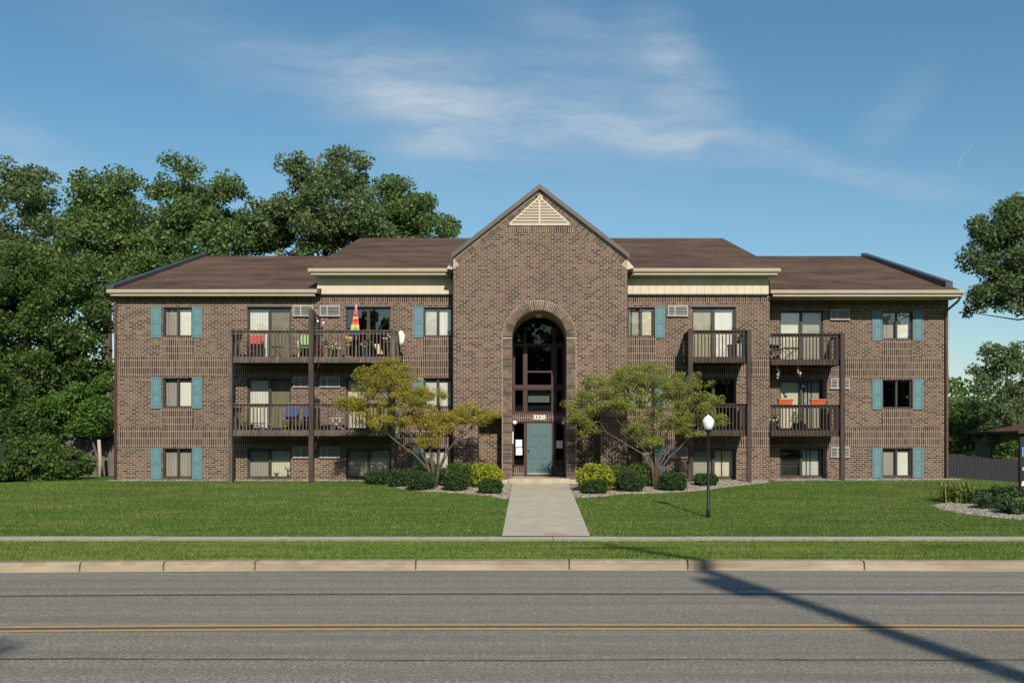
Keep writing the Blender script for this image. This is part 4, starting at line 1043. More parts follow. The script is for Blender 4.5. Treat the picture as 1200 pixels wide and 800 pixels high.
# right side
tree('tree', 'near tree reaching into the picture at the right edge above the fence', 'tree', E(41.5, [(1190,252,26,26),(1180,290,34,28),(1150,300,16,16),(1200,330,36,34),(1162,330,26,20),(1150,352,13,20),(1160,275,22,20),(1250,280,70,70),(1180,345,20,14)]), 41.5, base(1300,41.5), 'leaf_far2', .11, 130, 190, .7, depth=.8, seed=9, trunk_r=.3, limbs=26, droop=-.12)
GR = 'trees beyond the fence'
tree('tree', 'open crowned tree right of the building with sky showing through it', 'tree', E(64, [(1172,420,18,20),(1192,445,24,28),(1150,440,13,14),(1165,468,26,20),(1215,425,22,26),(1170,500,30,26),(1188,415,14,12)]), 64, base(1172,64), 'leaf_far2', .14, 72, 120, .78, seed=10, group=GR, trunk_r=.2)
tree('tree', 'low dark tree seen through the gap between the building and the neighbouring house', 'tree', E(72, [(1128,495,20,26),(1150,500,28,30),(1110,515,30,35),(1180,500,30,24),(1215,500,30,26)]), 72, base(1135,72), 'leaf_mid', .16, 95, 150, 1.2, seed=11, group=GR, trunk_r=.2)
# woods far off
r = np.random.default_rng(33); Cs = []
for k in range(240):
    X = r.uniform(-120, 120); Y = 105 + r.uniform(-12, 18) + abs(X)*.1; h = r.uniform(5, 9.5); cr = r.uniform(2.2, 3.6)
    kk = 420; d = r.normal(size=(kk,3)); d /= np.linalg.norm(d, axis=1)[:,None]; Cs.append(np.stack([X+d[:,0]*cr, Y+d[:,1]*cr, h*.5+d[:,2]*h*.55], 1))
Cs = np.concatenate(Cs); tag(quads('distant_woods', leaf_quads(Cs, .34, r), len(Cs), M['leaf_mid']), 'far band of dark green woods behind the building', 'woods', kind='stuff')

# ornamental multi-stem trees in the beds
def ornamental(label, ells, Y, base_, leaf, seed, stemdirs, n_clump, per, size=.029, cr=.22):
    r = np.random.default_rng(seed); rr = random.Random(seed); root = empty('ornamental_tree', base_); tag(root, label, 'tree', 'small ornamental trees in the gravel beds')
    t = MB(); b = Vector(base_); tips = []
    for (dx, dy, dz) in stemdirs:
        e = b + Vector((dx, dy, dz)); m1 = b.lerp(e, .4) + Vector((-dx*.12+rr.uniform(-.05,.05), 0, .12*dz*.5)); m2 = b.lerp(e, .75) + Vector((rr.uniform(-.06,.06), rr.uniform(-.1,.1), .05))
        m1 += Vector((rr.uniform(-.1,.1), rr.uniform(-.15,.15), 0)); m2 += Vector((rr.uniform(-.14,.14), rr.uniform(-.1,.1), 0)); pts = [b + Vector((dx*.03, dy*.03, -.05)), b.lerp(m1, .5)+Vector((rr.uniform(-.05,.05)-dx*.06,0,.05)), m1, m1.lerp(m2, .5)+Vector((rr.uniform(-.06,.06), 0, rr.uniform(-.05,.05))), m2, e]; t.tube(pts, [.046, .036, .028, .023, .017, .008], 7); tips += [(m1, .026), (m2, .018), (e, .01), (m1.lerp(m2, .5), .022)]
    A = np.array([e[2]*e[3] for e in ells]); C = []
    for k in range(n_clump):
        e = ells[r.choice(len(ells), p=A/A.sum())]; d = r.normal(size=3); d /= np.linalg.norm(d); q = r.uniform(.1, 1)**.5
        q *= 1.12 if r.random() < .25 else 1; c = Vector((e[0]+d[0]*e[2]*q, Y+d[1]*max(e[2]*.9, .5)*q, e[1]+d[2]*e[3]*1.25*q))
        c_r = cr*r.uniform(.4, 1.25); kk = int(per*1.55*(c_r/cr)**2)
        d2 = r.normal(size=(kk,3)); d2 /= np.linalg.norm(d2, axis=1)[:,None]; q2 = r.uniform(0,1,kk)**.5
        tl = r.uniform(-.35, .35); C.append(np.stack([c.x+d2[:,0]*c_r*q2*1.25, c.y+d2[:,1]*c_r*q2*1.15, c.z+d2[:,2]*c_r*q2*.62+tl*d2[:,0]*c_r*q2], 1))
        if rr.random() < .6:
            s0, rad = min(tips, key=lambda q_: (q_[0]-c).length + max(0, q_[0].z-c.z)*2); m_ = s0.lerp(c, .55)+Vector((rr.uniform(-.08,.08), rr.uniform(-.08,.08), rr.uniform(0,.1)))
            t.tube([s0, m_, c], [min(rad, .016), .009, .004], 4)
    C = np.concatenate(C); quads('crown', leaf_quads(C, size, r), len(C), M[leaf], root); t.build('trunk', M['bark_pale'], root)
YO = 33.9
bl = (fx(510, YO), YO, gz(fx(510, YO), YO)+.03)
ornamental('small multi-stemmed tree with olive-gold leaves, left of the entrance walk', E(YO, [(440,438,28,10),(470,452,34,16),(408,474,24,7),(437,476,30,12),(480,472,32,12),(452,494,34,10),(506,462,18,8),(518,498,30,10),(560,486,26,9),(505,516,20,8),(545,482,22,9),(500,488,28,10),(432,455,26,8),(460,428,18,8)]), YO, bl, 'leaf_honey', 21,
           [(-2.0,.2,2.1),(-1.5,-.3,2.9),(-1.0,.4,3.3),(-.5,-.2,2.6),(.1,.3,2.5),(.6,0,2.2),(1.2,.2,2.4),(-2.6,0,2.6),(1.5,-.1,2.6)], 400, 88)
YO2 = 33.9; br_ = (fx(768, YO2), YO2, gz(fx(768, YO2), YO2)+.03)
ornamental('small multi-stemmed tree with light green leaves, right of the entrance walk behind the lamp post', E(YO2, [(700,455,28,12),(688,472,22,14),(680,490,13,7),(745,440,30,14),(765,452,34,20),(800,455,30,14),(822,478,26,14),(790,485,34,16),(730,470,30,14),(835,492,16,8),(808,508,18,7),(745,500,20,10),(765,520,14,8),(690,500,14,6)]), YO2, br_, 'leaf_crab', 22,
           [(-2.1,.1,2.5),(-1.4,-.3,2.4),(-.9,.2,3.1),(-.3,-.2,3.3),(.3,.3,3.4),(.8,-.1,2.9),(1.3,.2,2.6),(1.8,0,2.3)], 430, 88)

# shrubs
def shrub(name, label, X, Y, rx, rz, leaf, size, n, seed, group, box=2.6, spiky=0, ry=None):
    r = np.random.default_rng(seed); z0 = gz(X, Y) + .02; root = empty(name, (X, Y, z0)); tag(root, label, 'shrub', group); ry = ry or rx
    d = r.normal(size=(n,3)); d /= np.linalg.norm(d, axis=1)[:,None]
    p = (np.abs(d)**box).sum(1)**(-1/box); q = r.uniform(.84, 1.06, n) + spiky*r.uniform(0, .2, n) + (r.random(n) < .04)*.1
    ph = r.uniform(0, 6, 6); lump = 1 + .075*np.sin(d[:,0]*5+ph[0])*np.sin(d[:,1]*6+ph[1]) + .05*np.sin(d[:,2]*6+d[:,0]*4+ph[2]) + .03*np.sin(d[:,0]*11+ph[3])*np.sin(d[:,2]*10+ph[4])
    C = d*(p*q*lump)[:,None]*np.array([rx, ry, rz]) + np.array([X, Y, z0+rz*.93]); C = C[C[:,2] > z0]
    quads('foliage', leaf_quads(C, size, r, elong=1.0+spiky), len(C), M[leaf], root)
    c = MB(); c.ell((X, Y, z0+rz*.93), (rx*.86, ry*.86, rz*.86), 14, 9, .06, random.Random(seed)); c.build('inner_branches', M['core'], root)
GX = 'clipped boxwood balls in the gravel beds'
def sh(px, pyb, wpx, hpx, *a, **k):
    """stands on the ground where px, pyb (its foot) shows"""
    X, Y, z = G(px, pyb); s = Y/F; return X, Y + wpx*s/2*.8, wpx*s/2, hpx*s/2
for i, (px, pyb, w, h, lab) in enumerate([
    (444,568,34,15,'low dark clipped boxwood, leftmost in the bed, in front of the ground floor window'),
    (470,571,30,20,'clipped dark green boxwood second from the left end of the left bed'),
    (492,575,31,22,'clipped dark green boxwood under the gold-leaved tree'),
    (533,576,27,22,'clipped dark boxwood in front of the green mound left of the entrance'),
    (574,579.5,27,17,'small clipped dark boxwood at the left edge of the entrance walk'),
    (698,579.5,27,16,'small clipped dark boxwood at the right edge of the entrance walk'),
    (739,577,35,23,'larger clipped dark boxwood in front of the light green tree'),
    (790,576,31,21,'clipped dark boxwood between the light green tree and the lamp post'),
    (829,570,26,14,'low dark clipped boxwood behind the lamp post')]):
    X, Y, rx, rz = sh(px, pyb, w, h); shrub('boxwood', lab, X, Y, rx, rz, 'leaf_box', .032, 3800, 40+i, GX, 3.0 if h > 15 else 3.4)
for i, (px, pyb, w, h, lf, nm, lab) in enumerate([
    (567,572,38,27,'leaf_gold','golden_shrub','bright yellow-green feathery mound left of the entrance door'),
    (699,577,40,31,'leaf_gold','golden_shrub','bright yellow-green feathery mound right of the entrance door'),
    (537,572,36,27,'leaf_spirea','green_shrub','mid green mounded shrub left of the yellow mound at the entrance'),
    (498,570,34,25,'leaf_spirea','green_shrub','mid green shrub at the foot of the gold-leaved tree'),
    (723,571,24,24,'leaf_spirea','green_shrub','mid green shrub just right of the yellow mound beside the entrance'),
    (752,571,34,25,'leaf_spirea','green_shrub','mid green shrub at the foot of the light green tree')]):
    X, Y, rx, rz = sh(px, pyb, w, h); shrub(nm, lab, X, Y, rx, rz, lf, .036, 3600, 60+i, 'feathery mounded shrubs by the entrance', 2.1, .8)
# junipers, daylilies at the right bed
def juniper(label, px, pyb, w, h, seed):
    X, Y, z = G(px, pyb); s = Y/F; r = np.random.default_rng(seed); root = empty('juniper', (X, Y, z)); tag(root, label, 'shrub', 'spreading junipers in the right bed')
    C = []
    for k in range(46):
        a = r.uniform(0, 6.28); L_ = w*s/2*r.uniform(.4, 1.05); hh = h*s*r.uniform(.3, 1)*(1-.35*L_/(w*s/2)); n = 110; u = r.uniform(.1, 1, n)
        j = r.normal(0, .045, (n,3))
        C.append(np.stack([X+np.cos(a)*L_*u, Y+np.sin(a)*L_*u*.8, z+.05+hh*u**.7], 1)+j)
    C = np.concatenate(C); quads('foliage', leaf_quads(C, .035, r, elong=1.6), len(C), M['leaf_juniper'], root)
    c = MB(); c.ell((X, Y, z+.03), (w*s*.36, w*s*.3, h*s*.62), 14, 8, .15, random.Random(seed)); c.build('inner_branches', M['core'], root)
for i, (px, pyb, w, h, lab) in enumerate([(1140,589,40,16,'spreading dark juniper at the left end of the right bed beside the daylilies'),(1165,596,46,17,'spreading dark juniper in the middle of the right bed'),(1190,602,44,17,'spreading dark juniper nearest the sidewalk at the right edge'),(1178,586,46,18,'taller dark juniper at the back of the right bed below the sign')]):
    juniper(lab, px, pyb, w, h, 80+i)
def blades(label, px, pyb, w, h, n, seed, mat='leaf_blade', name='daylily_clump'):
    X, Y, z = G(px, pyb); s = Y/F; r = np.random.default_rng(seed); V = []
    for k in range(n):
        a = r.uniform(0, 6.28); x0_, y0_ = X+r.normal(0, w*s*.20), Y+r.normal(0, w*s*.18); L_ = w*s*.42*r.uniform(.3, 1); H_ = h*s*r.uniform(.35, 1.1); d = np.array([math.cos(a), math.sin(a)]); q = np.array([-d[1], d[0]])*.012
        P = [(0,0),(.35,.72),(.75,1.0),(1.1,.82)]
        for (u0,v0),(u1,v1) in zip(P[:-1], P[1:]):
            A_ = np.array([x0_, y0_])+d*L_*u0; B_ = np.array([x0_, y0_])+d*L_*u1
            V += [(*(A_-q), z+H_*v0), (*(A_+q), z+H_*v0), (*(B_+q), z+H_*v1), (*(B_-q), z+H_*v1)]
    V = np.array(V); o = quads(name, V, len(V)//4, M[mat]); tag(o, label, 'plant'); return o
blades('clump of pale green strap leaves at the left tip of the right gravel bed', 1121, 588, 42, 22, 480, 91)
blades('smaller clump of pale strap leaves at the far right edge of the bed', 1198, 597, 22, 14, 200, 92)
# hedge of bushes at left
for i, (px, pyb, w, h, lab) in enumerate([(78,568,50,34,'dark leafy bush nearest the left corner of the building'),(48,570,66,52,'dark leafy bush in the middle of the left hedge'),(2,571,70,58,'dark leafy bush cut by the left edge of the photo'),(-52,571,70,60,'dark leafy bush beyond the left edge')]):
    Y = 38.6; X = fx(px, Y); s = Y/F; r = np.random.default_rng(100+i); root = empty('leafy_bush', (X, Y, gz(X, Y))); tag(root, lab, 'bush', 'dark leafy bushes left of the building')
    C = []
    for k in range(60):
        d = r.normal(size=3); d /= np.linalg.norm(d); cr = r.uniform(.2, .42); c = np.array([X+d[0]*w*s*.42, Y+d[1]*.8, gz(X,Y)+h*s*.45+d[2]*h*s*.42]); n = 90
        e = r.normal(size=(n,3)); e /= np.linalg.norm(e, axis=1)[:,None]; C.append(c+e*cr*(r.uniform(0,1,n)**.4)[:,None])
    C = np.concatenate(C); C = C[C[:,2] > gz(X,Y)]; quads('foliage', leaf_quads(C, .075, r), len(C), M['leaf_mid'], root)
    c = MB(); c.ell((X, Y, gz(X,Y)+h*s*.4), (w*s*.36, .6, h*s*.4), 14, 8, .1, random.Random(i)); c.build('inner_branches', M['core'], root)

# ------------------------------------------------------------------ fences, shed, house, sign, lamp, poles
def board_fence(label, x0, y0, x1, y1, z, h, mat, seed, bw=.14):
    r = random.Random(seed); root = empty('board_fence', ((x0+x1)/2, (y0+y1)/2, z)); tag(root, label, 'fence')
    d = Vector((x1-x0, y1-y0, 0)); L_ = d.length; d.normalize(); nrm = Vector((-d.y, d.x, 0)); n = int(L_/bw); mb = MB()
    for k in range(n):
        c = Vector((x0, y0, 0)) + d*(k+.5)*bw; hh = h + r.uniform(-.02, .02); g = gz(c.x, c.y); mb.obox((c.x, c.y, g+hh/2), d*(bw/2-.004), nrm*.012, (0, 0, hh/2))
    mb.build('boards', M[mat], root)
    k = 0.0
    while k <= L_:
        c = Vector((x0, y0, 0)) + d*k + nrm*.06; g = gz(c.x, c.y); p = MB(); p.obox((c.x, c.y, g+h/2), d*.045, nrm*.045, (0, 0, h/2+.03)); p.build('fence_post', M[mat], root); k += 2.4
    for zz_ in (.3, h-.25):
        a = Vector((x0, y0, gz(x0, y0)+zz_)) + nrm*.03; b = Vector((x1, y1, gz(x1, y1)+zz_)) + nrm*.03; m_ = MB(); m_.obox((a+b)/2, (b-a)/2, nrm*.018, (0, 0, .04)); m_.build('fence_rail', M[mat], root)
board_fence('charcoal board fence running right from the building corner', 16.9, 43.5, 34, 42.5, 0, 1.04, 'darkfence', 1)
board_fence('short weathered grey board fence in the shade left of the building', -22.0, 41.8, -17.2, 42.6, 0, 1.75, 'oldfence', 2)
mb = MB(); X = fx(117.5, 41); mb.tube([(X-.03, 41, gz(X,41)-.1), (X+.0, 41, 1.0), (X-.06, 41, 1.9)], [.085,.075,.07], 10); tag(mb.build('wooden_post', simple('pale_post', (.40,.36,.29), None, 5, .9)), 'pale wooden post in front of the weathered fence by the left building corner', 'post')
# neighbouring house
hx0, hx1, hy0, hy1 = 30.4, 46.0, 59.5, 66.0; zb, zt = -.4, 2.3
hs_ = empty('neighbouring_house', ((hx0+hx1)/2, hy0, zb)); tag(hs_, 'low dark brick house with brown hip roof beyond the fence at the right edge', 'house')
mb = MB(); mb.box(hx0, hx1, hy0, hy1, zb-.3, zt); mb.build('wall', brick_mat('dark_house_brick', tone=.35), hs_)
mb = MB(); o_ = .65; rz = 3.5
A = [(hx0-o_, hy0-o_), (hx1+o_, hy0-o_), (hx1+o_, hy1+o_), (hx0-o_, hy1+o_)]; ym = (hy0+hy1)/2; R0, R1 = (hx0+3.2, ym, rz), (hx1-3.2, ym, rz)
P = [(x, y, zt-.02) for x, y in A]; Q = [(x, y, zt+.14) for x, y in A]
mb.face(P[::-1]); 
for i in range(4): mb.face([P[i], P[(i+1)%4], Q[(i+1)%4], Q[i]])
mb.face([Q[0], Q[1], R1, R0]); mb.face([Q[1], Q[2], R1]); mb.face([Q[2], Q[3], R0, R1]); mb.face([Q[3], Q[0], R0]); mb.build('roof', M['roof'], hs_)
for ya in (60.6, 63.6):
    m_ = MB(); m_.box(hx0-.04, hx0-.003, ya, ya+1.1, .5, 1.8); m_.build('window', M['darkframe'], hs_)
for xa in (1.3, 3.6, 6.6):
    m_ = MB(); m_.box(hx0+xa, hx0+xa+1.0, hy0-.04, hy0-.003, .7, 1.9); w = m_.build('window', M['darkframe'], hs_); p = MB(); p.box(hx0+xa+.08, hx0+xa+.92, hy0-.055, hy0-.041, .78, 1.82); p.build('pane', glass_mat('house_glass', (.1,.1,.1), .12), w)
shrub('leafy_bush', 'light green bush against the neighbouring house behind the fence', fx(1190,57), 57, 1.0, 1.0, 'leaf_spirea', .09, 2600, 130, None, 2.0, .5)
# property sign cut by the right edge
XS, YS = fx(1195.5, 30.5), 30.5; zs0 = gz(XS, YS)
sg = empty('property_sign', (XS+.9, YS, zs0)); tag(sg, 'black sign board with blue and white letters cut off by the right edge', 'sign')
mb = MB(); mb.box(XS, XS+1.8, YS, YS+.14, fz(582, YS), fz(512, YS)); mb.build('panel', M['black'], sg, bevel=.01)
mb = MB(); 
for x in (XS+.25, XS+1.45): mb.box(x, x+.1, YS+.02, YS+.12, zs0-.2, fz(582, YS)-.002)
mb.build('sign_posts', M['black'], sg)
def word(txt, x, y, z, size, mat, parent, name='letter'):
    cu = bpy.data.curves.new('t', 'FONT'); cu.body = txt; cu.size = size; cu.extrude = .006; cu.offset = size*.02; to = bpy.data.objects.new('tmp', cu); sc.collection.objects.link(to)
    dg = bpy.context.evaluated_depsgraph_get(); dg.update(); me = bpy.data.meshes.new_from_object(to.evaluated_get(dg)); bpy.data.objects.remove(to); me.materials.clear(); me.materials.append(mat)
    o = bpy.data.objects.new(name, me); link(o, parent, (x, y, z)); o.rotation_euler = (math.radians(90), 0, 0)
sgb = simple('sign_blue', (.08,.25,.62), None, 3, .5)
word('P', XS+.03, YS-.008, fz(534.5, YS), .42, sgb, sg); word('C', XS+.06, YS-.008, fz(551, YS), .15, M['white'], sg); word('&', XS+.03, YS-.008, fz(569, YS), .22, M['white'], sg)
# lamp post
X, Y, z = G(830, 606); lp = empty('lamp_post', (X, Y, z)); tag(lp, 'black lamp post with white acorn globe standing on the lawn', 'lamp post'); s = Y/F
mb = MB(); mb.lathe((X, Y, z), [(.0,-.05),(.055,-.05),(.055,.25),(.042,.28),(.038,1.5),(.036,2.28),(.06,2.30),(.075,2.34),(.09,2.36),(.0,2.37)], 16); mb.build('pole', M['black'], lp)
mb = MB(); mb.lathe((X, Y, z+2.36), [(.075,0),(.10,.01),(.135,.10),(.158,.20),(.155,.24),(.13,.29),(.08,.345),(.035,.375),(.02,.39),(.0,.41)], 24); mb.build('globe', M['globe'], lp)
# utility pole and street tree behind the camera: they throw the shadows on the road
ph = 15.0; PX, PY_ = 6.22, -2.6
up = empty('utility_pole', (PX, PY_, .1)); tag(up, 'tall wooden utility pole on the near verge whose shadow crosses the road', 'utility pole')
mb = MB(); mb.tube([(PX, PY_, 0), (PX, PY_, ph)], [.20, .13], 12); mb.build('pole', M['polewood'], up)
for zz_ in (ph-.9,): mb = MB(); mb.box(PX-.95, PX+.95, PY_-.06, PY_+.06, zz_, zz_+.14); mb.build('crossarm', M['polewood'], up)
mb = MB(); mb.tube([(PX-.36, PY_+.1, ph-4.9), (PX-.36, PY_+.1, ph-4.0)], .2, 14); mb.build('transformer', M['grey'], up)
for dx in (-.9, -.45, .45, .9):
    for zz_ in (ph-.76,): mb = MB(); mb.lathe((PX+dx, PY_, zz_), [(.03,0),(.05,.04),(.03,.07),(.05,.11),(.02,.16)], 10); mb.build('insulator', M['grey'], up)
# woods across the road, behind the photographer: the windows mirror them
r = np.random.default_rng(34); Cs = []
for k in range(300):
    X = r.uniform(-75, 75); Y = -34 + r.uniform(-8, 3); h = r.uniform(9, 17); cr = r.uniform(2.0, 3.4)
    kk = 110; d = r.normal(size=(kk,3)); d /= np.linalg.norm(d, axis=1)[:,None]; Cs.append(np.stack([X+d[:,0]*cr, Y+d[:,1]*cr, h*.5+d[:,2]*h*.5], 1))
Cs = np.concatenate(Cs); tag(quads('roadside_woods', leaf_quads(Cs, .8, r), len(Cs), M['leaf_mid']), 'band of leafy woods across the road, mirrored in the windows', 'woods', kind='stuff')
tree('tree', 'street tree behind the photographer whose shade touches the near lane', 'tree', [(-3.0, 8.4, 1.6, 1.4), (-5.2, 9.0, 2.0, 1.7)], -5.3, (-5, -5.6, .1), 'leaf_mid', .12, 60, 150, .7, seed=55, trunk_r=.2)

# ------------------------------------------------------------------ belongings on the balconies
z3, z2 = DECK[2]+.001, DECK[1]+.001
def chair(label, X, Y, z, mat, frame='grey', w=.55, kind='folding_chair', group=None):
    root = empty(kind, (X, Y, z)); tag(root, label, 'chair', group)
    m_ = MB(); m_.obox((X, Y+.22, z+.62), (w/2, 0, 0), (0, .010, .003), (0, .06, .27)); m_.build('backrest', M[mat], root)
    m_ = MB(); m_.box(X-w/2, X+w/2, Y-.25, Y+.18, z+.36, z+.385); m_.build('seat', M[mat] if mat != 'red' else M['black'], root)
    for sx in (-1, 1):
        for p in (((X+sx*w/2, Y-.24, z+.012), (X+sx*w/2, Y+.20, z+.42), (X+sx*w/2, Y+.29, z+.9)), ((X+sx*w/2, Y+.26, z+.012), (X+sx*w/2, Y-.24, z+.40), (X+sx*w/2, Y-.26, z+.58))):
            l = MB(); l.tube(p, .012, 6); l.build('leg', M[frame], root)
    m_ = MB()
    for sx in (-1, 1): m_.box(X+sx*w/2-.025, X+sx*w/2+.025, Y-.27, Y+.2, z+.58, z+.60)
    m_.build('armrests', M[frame], root)
chair('red folding chair on the top left balcony in front of the white blinds', fx(299, 36.3), 36.3, z3, 'red', 'black')
chair('lime green folding chair against the centre post of the top left balcony', fx(357, 36.3), 36.35, z3, 'lime', 'white', .42)
chair('blue folding chair on the middle left balcony, left of its pair', fx(340, 36.3), 36.35, z2, 'blue', 'black', .5, group='blue chairs')
chair('blue folding chair on the middle left balcony, beside the centre post', fx(359, 36.3), 36.35, z2, 'blue', 'black', .42, group='blue chairs')
def table(label, X, Y, z, w, h, mat):
    root = empty('side_table', (X, Y, z)); tag(root, label, 'table'); m_ = MB(); m_.box(X-w/2, X+w/2, Y-w/2, Y+w/2, z+h-.02, z+h); m_.build('tabletop', M[mat], root, bevel=.004)
    for sy in (-1, 1):
        for s_ in (-1, 1): l = MB(); l.tube([(X-s_*w*.45, Y+sy*w*.42, z+.012), (X+s_*w*.45, Y+sy*w*.42, z+h-.021)], .011, 6); l.build('leg', M[mat], root)
table('small black folding table on the top left balcony between the red and green chairs', fx(325, 36.3), 36.35, z3, .38, .42, 'black')
table('low black table holding pots on the middle left balcony', fx(300, 36.3), 36.5, z2, .5, .28, 'black')
table('white side table glimpsed on the middle left balcony behind the gold-leaved tree', fx(395, 36.3), 36.4, z2, .5, .45, 'white')
table('black table at the left end of the top right balcony', fx(926, 37.5), 37.5, z3, .6, .48, 'black')
chair('white framed chair at the left end of the top right balcony', fx(908, 37.4), 37.3, z3, 'black', 'white', .38)
# closed rainbow umbrella
X, Y = fx(417.5, 36.35), 36.35; root = empty('closed_umbrella', (X, Y, z3)); tag(root, 'closed rainbow striped patio umbrella in front of the top balcony glass door', 'umbrella')
m_ = MB(); m_.tube([(X, Y, z3), (X, Y, fz(357, Y))], .02, 8); m_.build('pole', M['white'], root)
zt, zb = fz(358, Y), fz(393, Y); cols_ = ['pink', 'red', 'yellow', 'red', 'orange', 'yellow', 'lime', 'sky_blue', 'blue']; stops = [0, .28, .38, .45, .55, .64, .74, .82, .90, 1]
m_ = MB(); nn_ = 14
for i, cname in enumerate(cols_):
    for j in range(2):
        u0 = stops[i]+(stops[i+1]-stops[i])*j/2; u1 = stops[i]+(stops[i+1]-stops[i])*(j+1)/2; b = len(m_.v)
        for u in (u0, u1):
            R_ = .035+.19*u**1.2*(1-.25*max(0, u-.85)/.15)
            for k in range(nn_): a = 2*math.pi*k/nn_; f_ = 1 if k % 2 else .62; m_.v.append((X+R_*f_*math.cos(a)-.06*u, Y+R_*.6*f_*math.sin(a), zt+(zb-zt)*u))
        for k in range(nn_): k2 = (k+1) % nn_; m_.f.append((b+k, b+nn_+k, b+nn_+k2, b+k2)); m_.m.append(i); m_.sm.append(False)
m_.build('canopy', [M[c] for c in cols_], root)
def pot(name, label, X, Y, z, r_, h, mat, leaf=None, flowers=None, plant_h=.25, seed=0, group=None, cat='potted plant'):
    root = empty(name, (X, Y, z)); tag(root, label, cat, group); m_ = MB(); m_.lathe((X, Y, z), [(0,0),(r_*.7,0),(r_,h),(r_*1.08,h),(r_*1.08,h-.02),(r_*.9,h-.03),(0,h-.03)], 16); m_.build('pot', M[mat], root)
    rg = np.random.default_rng(seed)
    if leaf:
        n = 170; d = rg.normal(size=(n,3)); d /= np.linalg.norm(d, axis=1)[:,None]; C = d*np.array([r_*1.6, r_*1.5, plant_h*.55])*(rg.uniform(.3,1,n)**.5)[:,None]+np.array([X, Y, z+h+plant_h*.4]); quads('leaves', leaf_quads(C, .04, rg), n, M[leaf], root)
    if flowers:
        m_ = MB()
        for k in range(16):
            d = rg.normal(size=3); d /= np.linalg.norm(d); d[1] = -abs(d[1]); m_.ell((X+d[0]*r_*1.6, Y+d[1]*r_*1.4, z+h+plant_h*.4+d[2]*plant_h*.5), (.035,.03,.03), 7, 5, mi=k % len(flowers))
        m_.build('blossoms', [M[f] for f in flowers], root)
    return root
pot('flower_pot', 'pot of white and yellow flowers on a stand behind the railing below the umbrella', fx(408.5, 36), 35.98, z3+.45, .11, .14, 'yellow', 'leaf_crab', ['white','yellow'], .22, 1)
m_ = MB(); m_.lathe((fx(408.5,36), 35.98, z3), [(.12,0),(.12,.02),(.02,.03),(.02,.42),(.1,.43),(.1,.449),(0,.449)], 12); tag(m_.build('plant_stand', M['tan']), 'slim tan stand carrying the white and yellow flower pot', 'plant stand')
pot('flower_pot', 'pot of red and white flowers by the right end of the top left balcony', fx(455.5, 36), 35.99, z3+.4, .14, .17, 'terracotta', 'leaf_far', ['white','red','white'], .3, 2)
m_ = MB(); m_.lathe((fx(455.5,36), 35.99, z3), [(.14,0),(.14,.02),(.025,.03),(.025,.37),(.12,.38),(.12,.399),(0,.399)], 12); tag(m_.build('plant_stand', M['black']), 'black stand carrying the red and white flower pot', 'plant stand')
m_ = MB(); m_.lathe((0,0,0), [(0,0)]*2) if False else None
m_.tube([(fx(468.8, 36), 36.05, fz(388, 36)), (fx(470.8, 36), 36.05, fz(393, 36)), (fx(470.5, 36), 36.05, fz(400, 36)), (fx(469, 36), 36.05, fz(405, 36))], [.07, .12, .10, .04], 12); tag(m_.build('hanging_sun_hat', M['blind']), 'pale straw hat hanging outside the right end of the top left balcony rail', 'hat')
m_ = MB(); m_.obox((fx(443.5,36.0), 36.0, fz(409,36)), (.10,0,.0), (0,.04,.01), (-.07,0,.19)); tag(m_.build('folded_canvas', M['tan'], bevel=.03), 'folded tan canvas leaning inside the railing near the red flowers', 'canvas')
small = [(382,404,.07,.3,'white','white bottle-shaped pot standing left on the crowded top balcony'),(386.5,405,.06,.26,'lime','lime green watering pot on the crowded top balcony'),(392,406,.09,.2,'blue','dark blue pot on the crowded top balcony'),(397,405,.09,.22,'white','round white pot left of the yellow flowers'),
         (375,410,.07,.16,'red','small red pot at the foot of the privacy screen'),(379,411,.06,.12,'orange','small orange pot on the deck of the crowded balcony'),(427,403,.08,.3,'tealpot','teal planter behind the railing right of the umbrella'),(433,401,.07,.34,'darkgrey','dark grey planter right of the teal one')]
for i, (px, py, r_, h, mt, lab) in enumerate(small):
    Yp = 36.15; pot('plant_pot', lab, fx(px, Yp), Yp, z3, r_, h+.12, mt, 'leaf_mid' if i in (0,2,6,7) else None, ['red','white'] if i in (2,6) else None, .22, 10+i)
for i, (px, r_, h, mt, lab, lf) in enumerate([(316,.10,.2,'tealpot','teal pot on the middle left balcony deck',None),(286,.07,.14,'terracotta','small terracotta pot at the left end of the middle left balcony','leaf_crab'),(294,.09,.22,'darkgrey','dark grey pot on the middle left balcony',None),(308,.08,.14,'white','small white pot next to the teal pot',None),(334,.08,.16,'yellow','yellow pot below the blue chair','leaf_crab'),(347,.08,.18,'darkgrey','dark pot with leafy plant between the blue chairs','leaf_mid')]):
    pot('plant_pot', lab, fx(px, 36.05), 36.05, z2, r_, h, mt, lf, None, .25, 30+i)
# wind spinners hung by the centre post
def chime(label, X, Y, zt, L_, mats, seed):
    root = empty('wind_chime', (X, Y, zt)); tag(root, label, 'wind chime'); rr = random.Random(seed); m_ = MB(); m_.tube([(X, Y, zt), (X, Y, zt-L_)], .006, 5); m_.build('cord', M['grey'], root)
    m_ = MB()
    for k in range(9): m_.ell((X+rr.uniform(-.07,.07), Y+rr.uniform(-.05,.05), zt-L_*(k+1)/9.5), (rr.uniform(.025,.06), .02, rr.uniform(.03,.06)), 8, 5, mi=k % len(mats))
    m_.build('ornaments', [M[q] for q in mats], root)
chime('dark string of blue and black ornaments hanging beside the top centre post', fx(371.5, 36), 36.0, fz(362,36), 1.1, ['black','blue','black','white'], 1)
chime('bright string of blue, white and orange ornaments beside the dark one', fx(377.5, 36), 36.0, fz(372,36), .9, ['sky_blue','white','orange','black'], 2)
chime('slim silver wind chime hung under the top right balcony at its left end', fx(912, 37.2), 37.2, DECK[2]-.21, .5, ['grey','darkgrey'], 3)
